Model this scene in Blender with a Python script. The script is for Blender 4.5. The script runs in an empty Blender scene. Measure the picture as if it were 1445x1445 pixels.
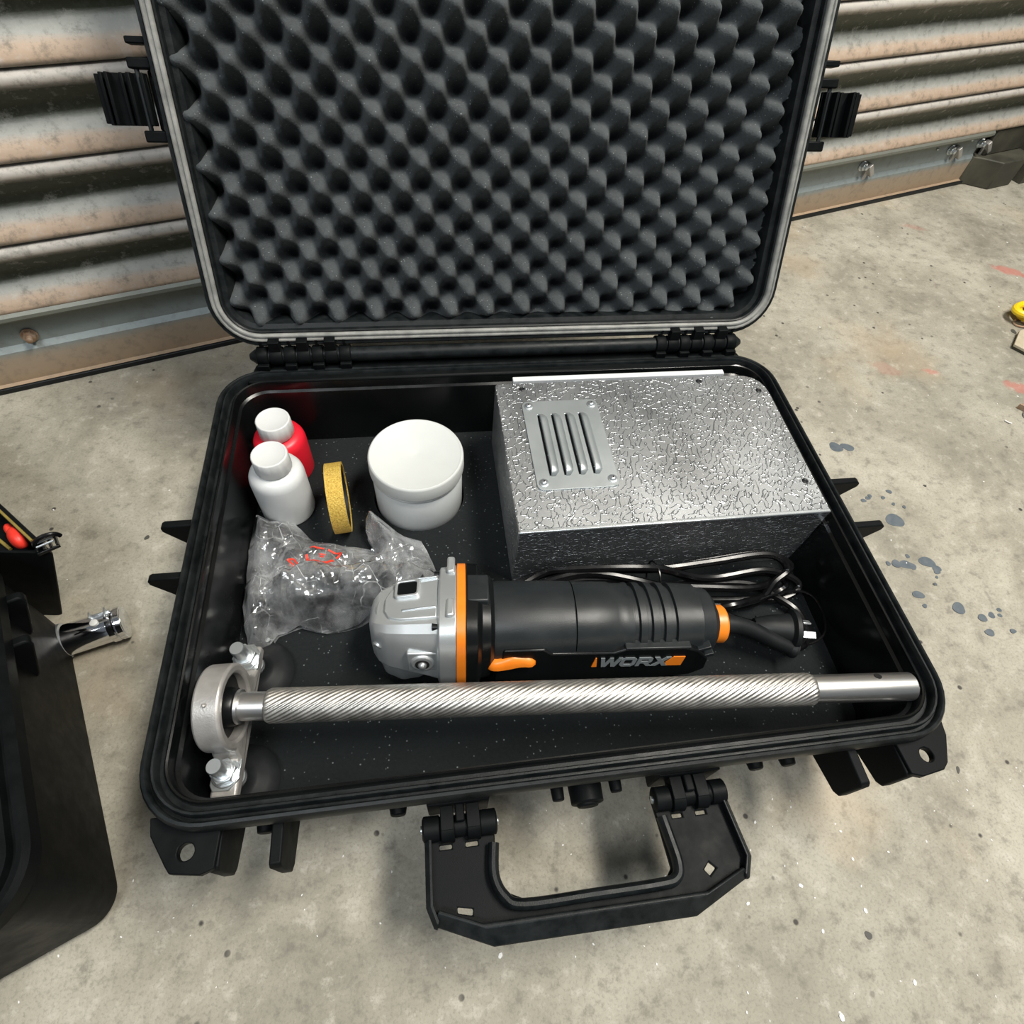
import bpy, bmesh, math, random
from math import pi, sin, cos, radians, sqrt, atan2, hypot
from mathutils import Matrix, Vector, noise

S = bpy.context.scene
COL = S.collection
RIM = 0.135          # height of the case rim above the floor
FOAM = 0.060         # top of the foam pad inside the case

# ------------------------------------------------------------------ camera
cam_d = bpy.data.cameras.new('camera')
cam_d.sensor_width = 36.0
cam_d.lens = 36.0 * 851.92 / 1445.0
cam_d.clip_start = 0.01
cam = bpy.data.objects.new('camera', cam_d)
COL.objects.link(cam)
cam.matrix_world = Matrix(((0.98923157, 0.06551382, -0.13087721, -0.08445378),
                           (-0.12893429, 0.81324686, -0.56745528, -0.07118885),
                           (0.06925932, 0.57821924, 0.81293644, 0.39923189 + RIM),
                           (0, 0, 0, 1)))
S.camera = cam

# ------------------------------------------------------------------ world, lamps, exposure
wd = bpy.data.worlds.new('world')
S.world = wd
wd.use_nodes = True
wb = wd.node_tree.nodes['Background']
wb.inputs['Color'].default_value = (0.80, 0.90, 1.0, 1)
wb.inputs['Strength'].default_value = 0.12


def area(name, loc, target, sx, sy, power, color):
    d = bpy.data.lights.new(name, 'AREA')
    d.shape = 'RECTANGLE'
    d.size, d.size_y = sx, sy
    d.energy = power
    d.color = color
    o = bpy.data.objects.new(name, d)
    COL.objects.link(o)
    o.location = loc
    o.rotation_euler = (Vector(target) - Vector(loc)).to_track_quat('-Z', 'Y').to_euler()
    return o


area('overhead_light', (0.85, 0.10, 2.3), (0.15, 0.3, 0.0), 1.1, 0.35, 62, (1.0, 0.95, 0.86))
area('overhead_light', (-0.7, -0.8, 2.2), (0.0, 0.45, 0.2), 0.9, 0.4, 19, (0.93, 0.97, 1.0))  # unseen fill light added from the front to lift shadows on foam and case

S.view_settings.view_transform = 'Standard'
S.view_settings.look = 'None'
S.view_settings.gamma = 1.0
S.view_settings.use_curve_mapping = False
S.view_settings.exposure = 0.30

# ------------------------------------------------------------------ materials


def nt(name):
    m = bpy.data.materials.new(name)
    m.use_nodes = True
    t = m.node_tree
    return m, t, t.nodes['Principled BSDF']


def N(t, typ, **kw):
    n = t.nodes.new(typ)
    for k, v in kw.items():
        if k in n.inputs:
            n.inputs[k].default_value = v
        else:
            setattr(n, k, v)
    return n


def ramp(t, fac, stops):
    r = t.nodes.new('ShaderNodeValToRGB')
    e = r.color_ramp.elements
    while len(e) < len(stops):
        e.new(0.5)
    for i, (p, c) in enumerate(stops):
        e[i].position = p
        e[i].color = c if len(c) == 4 else (*c, 1)
    t.links.new(fac, r.inputs[0])
    return r.outputs[0]


def g(v):
    return (v, v, v, 1)


def mixc(t, fac, a, b, mode='MIX'):
    m = t.nodes.new('ShaderNodeMix')
    m.data_type = 'RGBA'
    m.blend_type = mode
    for sock, v in ((m.inputs[0], fac), (m.inputs[6], a), (m.inputs[7], b)):
        if hasattr(v, 'links') or isinstance(v, bpy.types.NodeSocket):
            t.links.new(v, sock)
        else:
            sock.default_value = v
    return m.outputs[2]


def coords(t, kind='Object', scale=(1, 1, 1), rot=(0, 0, 0), loc=(0, 0, 0)):
    c = t.nodes.new('ShaderNodeTexCoord')
    mp = t.nodes.new('ShaderNodeMapping')
    mp.inputs['Scale'].default_value = scale
    mp.inputs['Rotation'].default_value = rot
    mp.inputs['Location'].default_value = loc
    t.links.new(c.outputs[kind], mp.inputs[0])
    return mp.outputs[0]


def noise_n(t, vec, scale, detail=4, rough=0.5, dist=0.0):
    n = N(t, 'ShaderNodeTexNoise', Scale=scale, Detail=detail, Roughness=rough, Distortion=dist)
    t.links.new(vec, n.inputs['Vector'])
    return n.outputs[0]


def bump(t, b, height, strength=0.3, distance=0.001):
    n = N(t, 'ShaderNodeBump', Strength=strength, Distance=distance)
    t.links.new(height, n.inputs['Height'])
    t.links.new(n.outputs[0], b.inputs['Normal'])
    return n


def mat(name, c1, c2=None, rough=0.5, metal=0.0, nscale=40, bs=0.15, bd=0.0005, bscale=None,
        stretch=(1, 1, 1), rvar=0.08, spec=0.5):
    """plain material: two tones mixed by noise, roughness varied, fine bump"""
    m, t, b = nt(name)
    v = coords(t, 'Object', stretch)
    n = noise_n(t, v, nscale, 5, 0.6)
    c2 = c2 or tuple(x * 0.8 for x in c1)
    t.links.new(ramp(t, n, [(0.3, c1), (0.7, c2)]), b.inputs['Base Color'])
    t.links.new(ramp(t, n, [(0.3, g(max(rough - rvar, 0.02))), (0.7, g(min(rough + rvar, 1)))]), b.inputs['Roughness'])
    b.inputs['Metallic'].default_value = metal
    b.inputs['Specular IOR Level'].default_value = spec
    if bs:
        bump(t, b, noise_n(t, v, bscale or nscale * 12, 3), bs, bd)
    return m


M = {}
M['plastic'] = mat('black_moulded_plastic', (0.0028, 0.0036, 0.004), (0.0055, 0.0068, 0.0075), 0.52, spec=0.10, nscale=60, bs=0.25, bd=0.0003, bscale=1500)
M['plastic_rim'] = mat('scuffed_black_plastic', (0.004, 0.0055, 0.006), (0.015, 0.018, 0.019), 0.44, spec=0.20, nscale=90, bs=0.3, bd=0.0003, bscale=900)
M['plastic_in'] = mat('smooth_black_plastic', (0.003, 0.0035, 0.004), (0.005, 0.006, 0.006), 0.22, spec=0.4, nscale=20, bs=0.05, bd=0.0003)
M['gasket'] = mat('grey_rubber_seal', (0.16, 0.165, 0.155), (0.32, 0.32, 0.30), 0.45, nscale=70, bs=0.2, bd=0.0004, stretch=(1, 1, 1))
M['rubber'] = mat('black_rubber', (0.007, 0.008, 0.009), (0.012, 0.014, 0.015), 0.45, spec=0.3, nscale=40, bs=0.05)
M['cable'] = mat('glossy_black_cable', (0.004, 0.004, 0.0045), (0.006, 0.006, 0.0065), 0.22, spec=0.4, nscale=40, bs=0.0)
M['grinder_black'] = mat('charcoal_grinder_plastic', (0.014, 0.017, 0.0185), (0.020, 0.0235, 0.025), 0.40, spec=0.4, nscale=30, bs=0.25, bd=0.0003, bscale=1800)
M['grinder_dark'] = mat('black_grinder_plastic', (0.004, 0.005, 0.0055), (0.006, 0.007, 0.0075), 0.32, spec=0.3, nscale=30, bs=0.1, bd=0.0002)
M['orange'] = mat('orange_plastic', (0.82, 0.20, 0.012), (0.90, 0.25, 0.02), 0.38, nscale=40, bs=0.05)
M['logo_grey'] = mat('grey_print', (0.16, 0.18, 0.19), (0.20, 0.22, 0.23), 0.4, nscale=60, bs=0.0)
M['cast_alu'] = mat('cast_aluminium', (0.60, 0.63, 0.64), (0.64, 0.67, 0.68), 0.40, 0.7, nscale=25, rvar=0.03, bs=0.2, bd=0.0003, bscale=1800)
M['cast_grey'] = mat('painted_cast_iron', (0.40, 0.39, 0.37), (0.52, 0.50, 0.48), 0.42, 0.55, nscale=70, bs=0.3, bd=0.0004, bscale=900)
M['zinc'] = mat('zinc_plated_steel', (0.62, 0.66, 0.68), (0.66, 0.70, 0.72), 0.34, 0.85, nscale=30, rvar=0.03, bs=0.05, bd=0.0002)
M['steel'] = mat('turned_steel', (0.56, 0.56, 0.55), (0.64, 0.63, 0.62), 0.34, 0.95, nscale=90, bs=0.08, bd=0.0002, rvar=0.04, stretch=(0.12, 1, 1))
M['knurl'] = mat('knurled_steel', (0.44, 0.43, 0.40), (0.62, 0.60, 0.56), 0.42, 0.9, nscale=90, bs=0.2, bd=0.0003)
M['chrome'] = mat('chrome', (0.75, 0.76, 0.78), (0.80, 0.81, 0.84), 0.07, 1.0, nscale=20, bs=0.02)
M['plate_alu'] = mat('brushed_aluminium_plate', (0.46, 0.50, 0.51), (0.49, 0.53, 0.54), 0.42, 0.75, nscale=30, bs=0.05, bd=0.0002, rvar=0.03)
M['dark'] = mat('painted_hole_shade', (0.003, 0.003, 0.003), (0.004, 0.004, 0.004), 0.7, nscale=40, bs=0)  # near-black inserts that paint the shade inside holes, slots and sockets
M['white_cap'] = mat('white_cap_plastic', (0.63, 0.645, 0.64), (0.67, 0.68, 0.67), 0.36, nscale=30, bs=0.1)
M['jar_lid'] = mat('satin_white_lid_plastic', (0.60, 0.62, 0.605), (0.64, 0.66, 0.64), 0.45, nscale=25, bs=0.15, bd=0.0003)
M['card'] = mat('brown_card', (0.42, 0.36, 0.26), (0.52, 0.46, 0.35), 0.85, nscale=60, bs=0.3)
M['yellow'] = mat('yellow_plastic_hose', (0.85, 0.58, 0.01), (0.90, 0.66, 0.02), 0.4, nscale=40, bs=0.05)
M['red_rag'] = mat('red_plastic', (0.75, 0.03, 0.02), (0.85, 0.06, 0.03), 0.45, nscale=60, bs=0.1)
M['gold_line'] = mat('mustard_trim', (0.30, 0.23, 0.05), (0.20, 0.15, 0.04), 0.5, nscale=80, bs=0.1)
M['white_sheet'] = mat('white_foam_sheet', (0.60, 0.62, 0.63), (0.66, 0.67, 0.68), 0.6, nscale=60, bs=0.1)
M['tape_red'] = mat('red_print_ink', (0.70, 0.04, 0.02), (0.80, 0.06, 0.03), 0.5, nscale=60, bs=0)


def translucent(name, col, sss=0.3, rough=0.35):
    m, t, b = nt(name)
    v = coords(t)
    n = noise_n(t, v, 50, 4)
    t.links.new(ramp(t, n, [(0.3, col), (0.7, tuple(c * 0.94 for c in col))]), b.inputs['Base Color'])
    b.inputs['Roughness'].default_value = rough
    b.inputs['Subsurface Weight'].default_value = sss
    b.inputs['Subsurface Radius'].default_value = (0.006, 0.006, 0.006)
    b.inputs['Subsurface Scale'].default_value = 1.0
    return m


M['white_bottle'] = translucent('milky_white_bottle', (0.70, 0.72, 0.72), 0.3)
M['jar'] = translucent('white_jar_plastic', (0.66, 0.69, 0.69), 0.2)
M['red_bottle'] = translucent('red_bottle_plastic', (0.80, 0.015, 0.035), 0.15, 0.38)


def foam_mat(name, dark, light, speck, sc=500):
    m, t, b = nt(name)
    v = coords(t)
    n = noise_n(t, v, sc, 3, 0.7)
    big = noise_n(t, v, 18, 3)
    c = mixc(t, n, dark, light)
    c = mixc(t, ramp(t, big, [(0.35, g(0)), (0.7, g(0.5))]), c, light)
    vo = N(t, 'ShaderNodeTexVoronoi', Scale=sc * 0.55, Randomness=1.0)
    t.links.new(v, vo.inputs['Vector'])
    sp = ramp(t, vo.outputs['Distance'], [(0.10, g(1)), (0.17, g(0))])
    n2 = noise_n(t, v, sc * 0.3, 2)
    mul = mixc(t, 1.0, sp, ramp(t, n2, [(0.46, g(0)), (0.56, g(1))]), 'MULTIPLY')
    c = mixc(t, mul, c, speck)
    t.links.new(c, b.inputs['Base Color'])
    b.inputs['Roughness'].default_value = 0.95
    b.inputs['Specular IOR Level'].default_value = 0.15
    b.inputs['Sheen Weight'].default_value = 0.06
    b.inputs['Sheen Roughness'].default_value = 0.6
    bump(t, b, n, 0.6, 0.0015)
    return m


M['egg_foam'] = foam_mat('charcoal_egg_crate_foam', (0.018, 0.022, 0.024, 1), (0.085, 0.096, 0.101, 1), (0.24, 0.26, 0.26, 1), 480)
M['foam'] = foam_mat('black_flat_foam', (0.004, 0.0055, 0.006, 1), (0.012, 0.015, 0.016, 1), (0.13, 0.15, 0.15, 1), 420)


def box_mat():
    m, t, b = nt('stucco_embossed_aluminium')
    v = coords(t, 'Object', (1, 1, 1), (0, 0, radians(35)))
    mp = t.nodes.new('ShaderNodeMapping')
    mp.inputs['Scale'].default_value = (1.0, 0.62, 1.0)
    t.links.new(v, mp.inputs[0])
    n = noise_n(t, mp.outputs[0], 215, 0.3, 0.3, 0.35)
    # thin worm-like ridges at the level sets of the noise
    r = ramp(t, n, [(0.435, g(0)), (0.465, g(0.85)), (0.485, g(1)), (0.505, g(0.85)), (0.535, g(0))])
    msk = noise_n(t, v, 260, 1)
    r2 = mixc(t, 1.0, r, ramp(t, msk, [(0.34, g(0)), (0.42, g(1))]), 'MULTIPLY')
    base = noise_n(t, v, 30, 4)
    t.links.new(ramp(t, base, [(0.3, (0.54, 0.565, 0.585)), (0.7, (0.62, 0.645, 0.665))]), b.inputs['Base Color'])
    b.inputs['Metallic'].default_value = 0.95
    t.links.new(ramp(t, noise_n(t, v, 14, 3), [(0.3, g(0.33)), (0.7, g(0.42))]), b.inputs['Roughness'])
    bump(t, b, r2, 0.75, 0.0008)
    return m


M['stucco'] = box_mat()


def gold_mat():
    m, t, b = nt('gold_diamond_grit')
    v = coords(t)
    n = noise_n(t, v, 700, 4, 0.7)
    t.links.new(ramp(t, n, [(0.3, (0.42, 0.25, 0.03)), (0.6, (0.80, 0.56, 0.12)), (0.8, (0.95, 0.78, 0.30))]), b.inputs['Base Color'])
    b.inputs['Roughness'].default_value = 0.6
    b.inputs['Metallic'].default_value = 0.35
    bump(t, b, n, 0.8, 0.0012)
    return m


M['gold'] = gold_mat()


def film_mat():
    m = bpy.data.materials.new('clear_crinkled_film')
    m.use_nodes = True
    t = m.node_tree
    t.nodes.remove(t.nodes['Principled BSDF'])
    out = t.nodes['Material Output']
    tr = N(t, 'ShaderNodeBsdfTransparent')
    tr.inputs[0].default_value = (0.95, 0.96, 0.97, 1)
    gl = N(t, 'ShaderNodeBsdfGlossy')
    gl.inputs['Roughness'].default_value = 0.16
    df = N(t, 'ShaderNodeBsdfDiffuse')
    df.inputs['Color'].default_value = (0.80, 0.83, 0.85, 1)
    fr = N(t, 'ShaderNodeFresnel')
    fr.inputs['IOR'].default_value = 1.55
    v = coords(t)
    n = noise_n(t, v, 55, 4, 0.6, 0.6)
    bp = N(t, 'ShaderNodeBump', Strength=0.25, Distance=0.002)
    t.links.new(n, bp.inputs['Height'])
    for k in (gl, df, fr):
        t.links.new(bp.outputs[0], k.inputs['Normal'])
    m1 = N(t, 'ShaderNodeMixShader')
    wis = noise_n(t, v, 28, 5, 0.65, 0.4)
    t.links.new(ramp(t, wis, [(0.40, g(0.015)), (0.75, g(0.16))]), m1.inputs[0])
    t.links.new(tr.outputs[0], m1.inputs[1])
    t.links.new(df.outputs[0], m1.inputs[2])
    vo = N(t, 'ShaderNodeTexVoronoi', Scale=48, Randomness=1.0)
    vo.feature = 'DISTANCE_TO_EDGE'
    dis = N(t, 'ShaderNodeVectorMath', operation='ADD')
    nz = N(t, 'ShaderNodeTexNoise', Scale=30, Detail=3)
    t.links.new(v, nz.inputs['Vector'])
    sc_ = N(t, 'ShaderNodeVectorMath', operation='SCALE')
    sc_.inputs['Scale'].default_value = 0.010
    t.links.new(nz.outputs[1], sc_.inputs[0])
    t.links.new(v, dis.inputs[0])
    t.links.new(sc_.outputs[0], dis.inputs[1])
    t.links.new(dis.outputs[0], vo.inputs['Vector'])
    line = ramp(t, vo.outputs[0], [(0.0, g(0.5)), (0.018, g(0.0))])
    lm = mixc(t, 1.0, line, ramp(t, noise_n(t, v, 40, 3), [(0.50, g(0)), (0.62, g(1))]), 'MULTIPLY')
    w0 = ramp(t, wis, [(0.38, g(0.05)), (0.72, g(0.34))])
    lw = N(t, 'ShaderNodeLayerWeight', Blend=0.35)
    fac = mixc(t, 1.0, w0, lm, 'ADD')
    fac = mixc(t, 1.0, fac, ramp(t, lw.outputs['Facing'], [(0.25, g(0)), (1.0, g(0.6))]), 'ADD')
    t.links.new(fac, m1.inputs[0])
    m2 = N(t, 'ShaderNodeMixShader')
    ad = N(t, 'ShaderNodeMath', operation='MULTIPLY_ADD')
    ad.inputs[1].default_value = 2.2
    ad.inputs[2].default_value = 0.03
    ad.use_clamp = True
    t.links.new(fr.outputs[0], ad.inputs[0])
    t.links.new(ad.outputs[0], m2.inputs[0])
    t.links.new(m1.outputs[0], m2.inputs[1])
    t.links.new(gl.outputs[0], m2.inputs[2])
    t.links.new(m2.outputs[0], out.inputs[0])
    return m


M['film'] = film_mat()


def concrete():
    m, t, b = nt('stained_concrete')
    v = coords(t)
    big = noise_n(t, v, 1.6, 6, 0.6, 0.3)
    mid = noise_n(t, v, 7, 8, 0.68, 0.4)
    fine = noise_n(t, v, 60, 6, 0.7)
    grit = noise_n(t, v, 420, 3, 0.7)
    c = ramp(t, mid, [(0.34, (0.235, 0.218, 0.172)), (0.48, (0.345, 0.320, 0.258)), (0.62, (0.450, 0.422, 0.348))])
    c = mixc(t, ramp(t, big, [(0.40, g(0)), (0.68, g(0.55))]), c, (0.27, 0.265, 0.215, 1))
    c = mixc(t, ramp(t, fine, [(0.34, g(0.60)), (0.47, g(0))]), c, (0.15, 0.14, 0.115, 1))
    c = mixc(t, ramp(t, fine, [(0.55, g(0)), (0.68, g(0.5))]), c, (0.56, 0.53, 0.46, 1))
    c = mixc(t, ramp(t, grit, [(0.35, g(0.35)), (0.5, g(0))]), c, (0.16, 0.15, 0.13, 1))
    # rust-coloured blushes
    ru = noise_n(t, coords(t, loc=(3.1, 7.7, 0)), 3.2, 4, 0.6)
    c = mixc(t, ramp(t, ru, [(0.58, g(0)), (0.75, g(0.45))]), c, (0.46, 0.33, 0.20, 1))
    # pits
    vo = N(t, 'ShaderNodeTexVoronoi', Scale=42, Randomness=1.0)
    t.links.new(v, vo.inputs['Vector'])
    pit = ramp(t, vo.outputs['Distance'], [(0.07, g(1)), (0.11, g(0))])
    pm = mixc(t, 1.0, pit, ramp(t, noise_n(t, v, 9, 2), [(0.50, g(0)), (0.56, g(1))]), 'MULTIPLY')
    c = mixc(t, pm, c, (0.06, 0.055, 0.05, 1))
    # old red paint patches: (x, y, radius, strength)
    sep = N(t, 'ShaderNodeSeparateXYZ')
    t.links.new(v, sep.inputs[0])
    for (x, y, rx, ry, k) in ((0.905, 0.728, 0.035, 0.016, 0.75), (0.742, 0.452, 0.038, 0.016, 0.7),
                              (0.622, 0.493, 0.016, 0.009, 0.55), (0.556, 0.504, 0.03, 0.016, 0.22),
                              (0.94, 0.70, 0.03, 0.014, 0.6), (0.80, 0.865, 0.03, 0.01, 0.25)):
        mp = t.nodes.new('ShaderNodeMapping')
        mp.vector_type = 'TEXTURE'
        mp.inputs['Location'].default_value = (x, y, 0)
        mp.inputs['Rotation'].default_value = (0, 0, radians(-25))
        mp.inputs['Scale'].default_value = (rx, ry, 1)
        t.links.new(v, mp.inputs[0])
        ln = N(t, 'ShaderNodeVectorMath', operation='LENGTH')
        t.links.new(mp.outputs[0], ln.inputs[0])
        ad = N(t, 'ShaderNodeMath', operation='MULTIPLY_ADD')
        ad.inputs[1].default_value = 1.6
        t.links.new(fine, ad.inputs[0])
        t.links.new(ln.outputs['Value'], ad.inputs[2])
        f = ramp(t, ad.outputs[0], [(0.0, g(k)), (0.9, g(k)), (1.0, g(0))])
        mul = t.nodes.new('ShaderNodeMath')
        mul.operation = 'MULTIPLY'
        mul.inputs[1].default_value = 0.6
        t.links.new(ad.outputs[0], mul.inputs[0])
        f = ramp(t, mul.outputs[0], [(0.0, g(k)), (0.80, g(k * 0.8)), (1.0, g(0))])
        c = mixc(t, f, c, (0.50, 0.15, 0.12, 1))
    t.links.new(c, b.inputs['Base Color'])
    t.links.new(ramp(t, mid, [(0.3, g(0.62)), (0.7, g(0.80))]), b.inputs['Roughness'])
    b.inputs['Specular IOR Level'].default_value = 0.35
    h = mixc(t, 0.35, fine, grit)
    h = mixc(t, pm, h, (0, 0, 0, 1))
    bump(t, b, h, 0.35, 0.0025)
    return m


M['concrete'] = concrete()


def slat_mat(name, rust=0.5):
    """galvanised steel with tan dust and grime, with lit and shaded bands painted in by height within each slat"""
    m, t, b = nt(name)
    v = coords(t)
    st = coords(t, 'Object', (1, 1, 6))
    n = noise_n(t, st, 14, 8, 0.78)
    f = noise_n(t, v, 70, 6, 0.75)
    uv = t.nodes.new('ShaderNodeTexCoord')
    sp = N(t, 'ShaderNodeSeparateXYZ')
    t.links.new(uv.outputs['UV'], sp.inputs[0])
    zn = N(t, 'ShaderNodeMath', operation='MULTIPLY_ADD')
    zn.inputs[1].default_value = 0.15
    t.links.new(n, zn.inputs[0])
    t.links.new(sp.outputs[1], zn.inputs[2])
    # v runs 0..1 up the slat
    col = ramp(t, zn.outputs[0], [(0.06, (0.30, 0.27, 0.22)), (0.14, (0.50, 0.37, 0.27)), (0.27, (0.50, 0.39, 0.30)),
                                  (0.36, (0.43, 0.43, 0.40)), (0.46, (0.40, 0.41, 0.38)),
                                  (0.55, (0.055, 0.062, 0.042)), (0.86, (0.085, 0.09, 0.065)),  # dark band: grime plus painted shade of the down-facing zone
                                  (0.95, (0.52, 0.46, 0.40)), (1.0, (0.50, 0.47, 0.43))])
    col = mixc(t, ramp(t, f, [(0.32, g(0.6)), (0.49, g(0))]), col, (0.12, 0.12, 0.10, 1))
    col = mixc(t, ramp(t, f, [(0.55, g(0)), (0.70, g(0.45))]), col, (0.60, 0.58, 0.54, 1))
    t.links.new(col, b.inputs['Base Color'])
    b.inputs['Metallic'].default_value = 0.1
    b.inputs['Specular IOR Level'].default_value = 0.3
    b.inputs['Roughness'].default_value = 0.60
    bump(t, b, f, 0.3, 0.001)
    return m


M['slat'] = slat_mat('weathered_galvanised_slat_shaded')


def rail_mat():
    m, t, b = nt('weathered_galvanised_rail')
    v = coords(t)
    n = noise_n(t, coords(t, 'Object', (1, 1, 5)), 7, 6, 0.65)
    f = noise_n(t, v, 80, 5, 0.7)
    sp = N(t, 'ShaderNodeSeparateXYZ')
    t.links.new(v, sp.inputs[0])
    zn = N(t, 'ShaderNodeMath', operation='MULTIPLY_ADD')
    zn.inputs[1].default_value = 10.0
    t.links.new(sp.outputs[2], zn.inputs[0])
    sc = N(t, 'ShaderNodeMath', operation='MULTIPLY')
    sc.inputs[1].default_value = 0.16
    t.links.new(n, sc.inputs[0])
    t.links.new(sc.outputs[0], zn.inputs[2])
    col = ramp(t, zn.outputs[0], [(0.08, (0.34, 0.25, 0.17)), (0.20, (0.42, 0.31, 0.21)), (0.46, (0.42, 0.34, 0.26)),
                                  (0.54, (0.30, 0.34, 0.34)), (0.80, (0.26, 0.30, 0.30)), (0.90, (0.20, 0.21, 0.18))])
    col = mixc(t, ramp(t, f, [(0.3, g(0.4)), (0.5, g(0))]), col, (0.15, 0.14, 0.12, 1))
    t.links.new(col, b.inputs['Base Color'])
    b.inputs['Metallic'].default_value = 0.25
    b.inputs['Roughness'].default_value = 0.5
    bump(t, b, f, 0.3, 0.001)
    return m


M['rail'] = rail_mat()
M['grime'] = mat('grimy_dark_steel', (0.045, 0.045, 0.035), (0.10, 0.095, 0.07), 0.6, 0.3, nscale=20, bs=0.3)
M['rusty'] = mat('rusty_bolt_steel', (0.30, 0.17, 0.09), (0.45, 0.36, 0.28), 0.6, 0.5, nscale=120, bs=0.3)
M['blue_paint'] = mat('blue_grey_paint_drip', (0.085, 0.105, 0.125), (0.12, 0.14, 0.155), 0.45, nscale=120, bs=0.2)
M['dark_paint'] = mat('dark_speck', (0.05, 0.05, 0.045), (0.07, 0.07, 0.06), 0.6, nscale=120, bs=0.2)
M['fleck'] = mat('white_fleck', (0.75, 0.75, 0.72), (0.8, 0.8, 0.78), 0.5, nscale=120, bs=0.0)

# ------------------------------------------------------------------ geometry helpers: (verts, faces)


def join(*parts):
    V, F = [], []
    for v, f in parts:
        o = len(V)
        V += [Vector(x) for x in v]
        F += [tuple(i + o for i in q) for q in f]
    return V, F


def xf(p, loc=(0, 0, 0), rot=(0, 0, 0), scale=(1, 1, 1)):
    from mathutils import Euler
    m = Matrix.Translation(loc) @ Euler(rot).to_matrix().to_4x4() @ Matrix.Diagonal((*scale, 1))
    return [m @ Vector(v) for v in p[0]], p[1]


def box(x0, x1, y0, y1, z0, z1):
    v = [(x, y, z) for z in (z0, z1) for y in (y0, y1) for x in (x0, x1)]
    return v, [(0, 2, 3, 1), (4, 5, 7, 6), (0, 1, 5, 4), (2, 6, 7, 3), (0, 4, 6, 2), (1, 3, 7, 5)]


def loft(loops, closed=True, cap0=True, cap1=True):
    n = len(loops[0])
    V = [p for l in loops for p in l]
    F = []
    for k in range(len(loops) - 1):
        for i in range(n if closed else n - 1):
            j = (i + 1) % n
            F.append((k * n + i, k * n + j, (k + 1) * n + j, (k + 1) * n + i))
    if cap0:
        F.append(tuple(reversed(range(n))))
    if cap1:
        F.append(tuple((len(loops) - 1) * n + i for i in range(n)))
    return V, F


def circle(r, z=0, n=24, cx=0, cy=0, ph=0):
    return [(cx + r * cos(2 * pi * i / n + ph), cy + r * sin(2 * pi * i / n + ph), z) for i in range(n)]


def lathe(prof, n=32, cap0=True, cap1=True):
    return loft([circle(r, z, n) for r, z in prof], True, cap0, cap1)


def cyl(p0, p1, r0, r1=None, n=20):
    r1 = r0 if r1 is None else r1
    p0, p1 = Vector(p0), Vector(p1)
    q = (p1 - p0).to_track_quat('Z', 'Y').to_matrix().to_4x4()
    m = Matrix.Translation(p0) @ q
    v, f = lathe([(r0, 0), (r1, (p1 - p0).length)], n)
    return [m @ Vector(x) for x in v], f


def axis_lathe(prof, axis='X', n=32, cap0=True, cap1=True):
    v, f = lathe(prof, n, cap0, cap1)
    rot = {'X': (0, pi / 2, 0), 'Y': (-pi / 2, 0, 0), 'Z': (0, 0, 0)}[axis]
    return xf((v, f), rot=rot)


def rrect(x0, x1, y0, y1, r, z, n=8):
    out = []
    for cx, cy, a in ((x1 - r, y1 - r, 0), (x0 + r, y1 - r, 90), (x0 + r, y0 + r, 180), (x1 - r, y0 + r, 270)):
        for i in range(n + 1):
            t = radians(a + 90 * i / n)
            out.append((cx + r * cos(t), cy + r * sin(t), z))
    return out


def smooth_path(pts, sub=6, closed=False):
    P = [Vector(p) for p in pts]
    n = len(P)
    out = []
    rng = range(n if closed else n - 1)
    for i in rng:
        if closed:
            a, b, c, d = P[(i - 1) % n], P[i], P[(i + 1) % n], P[(i + 2) % n]
        else:
            a, b, c, d = P[max(i - 1, 0)], P[i], P[i + 1], P[min(i + 2, n - 1)]
        for k in range(sub):
            t = k / sub
            out.append(0.5 * ((2 * b) + (c - a) * t + (2 * a - 5 * b + 4 * c - d) * t * t + (3 * b - a - 3 * c + d) * t ** 3))
    if not closed:
        out.append(P[-1])
    return out


def tube(path, r, n=10, closed=False, flat=1.0):
    P = [Vector(p) for p in path]
    m = len(P)
    rr = r if callable(r) else (lambda t: r)
    loops = []
    up = Vector((0, 0, 1))
    for i in range(m):
        a = P[(i - 1) % m] if closed else P[max(i - 1, 0)]
        b = P[(i + 1) % m] if closed else P[min(i + 1, m - 1)]
        d = (b - a).normalized()
        s = d.cross(up)
        if s.length < 1e-3:
            s = Vector((1, 0, 0))
        s.normalize()
        u = s.cross(d).normalized()
        q = rr(i / max(m - 1, 1))
        loops.append([P[i] + s * (q * cos(2 * pi * k / n)) + u * (q * flat * sin(2 * pi * k / n)) for k in range(n)])
    if closed:
        loops.append(loops[0])
    return loft(loops, True, not closed, not closed)


def prism(outer, z0, z1, holes=()):
    """polygon (CCW, xy) with holes extruded from z0 to z1"""
    bm = bmesh.new()
    es = []
    for lp in [outer] + list(holes):
        vs = [bm.verts.new((x, y, z1)) for x, y in lp]
        es += [bm.edges.new((vs[i], vs[(i + 1) % len(vs)])) for i in range(len(vs))]
    bmesh.ops.triangle_fill(bm, use_beauty=True, edges=es)
    bm.normal_update()
    for f in bm.faces:
        if f.normal.z < 0:
            f.normal_flip()
    r = bmesh.ops.extrude_face_region(bm, geom=bm.faces[:])
    nv = [e for e in r['geom'] if isinstance(e, bmesh.types.BMVert)]
    for v in nv:
        v.co.z = z0
    bmesh.ops.recalc_face_normals(bm, faces=bm.faces[:])
    bm.verts.index_update()
    V = [v.co.copy() for v in bm.verts]
    F = [tuple(v.index for v in f.verts) for f in bm.faces]
    bm.free()
    return V, F


def circ2(cx, cy, r, n=16):
    return [(cx + r * cos(2 * pi * i / n), cy + r * sin(2 * pi * i / n)) for i in range(n)]


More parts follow.
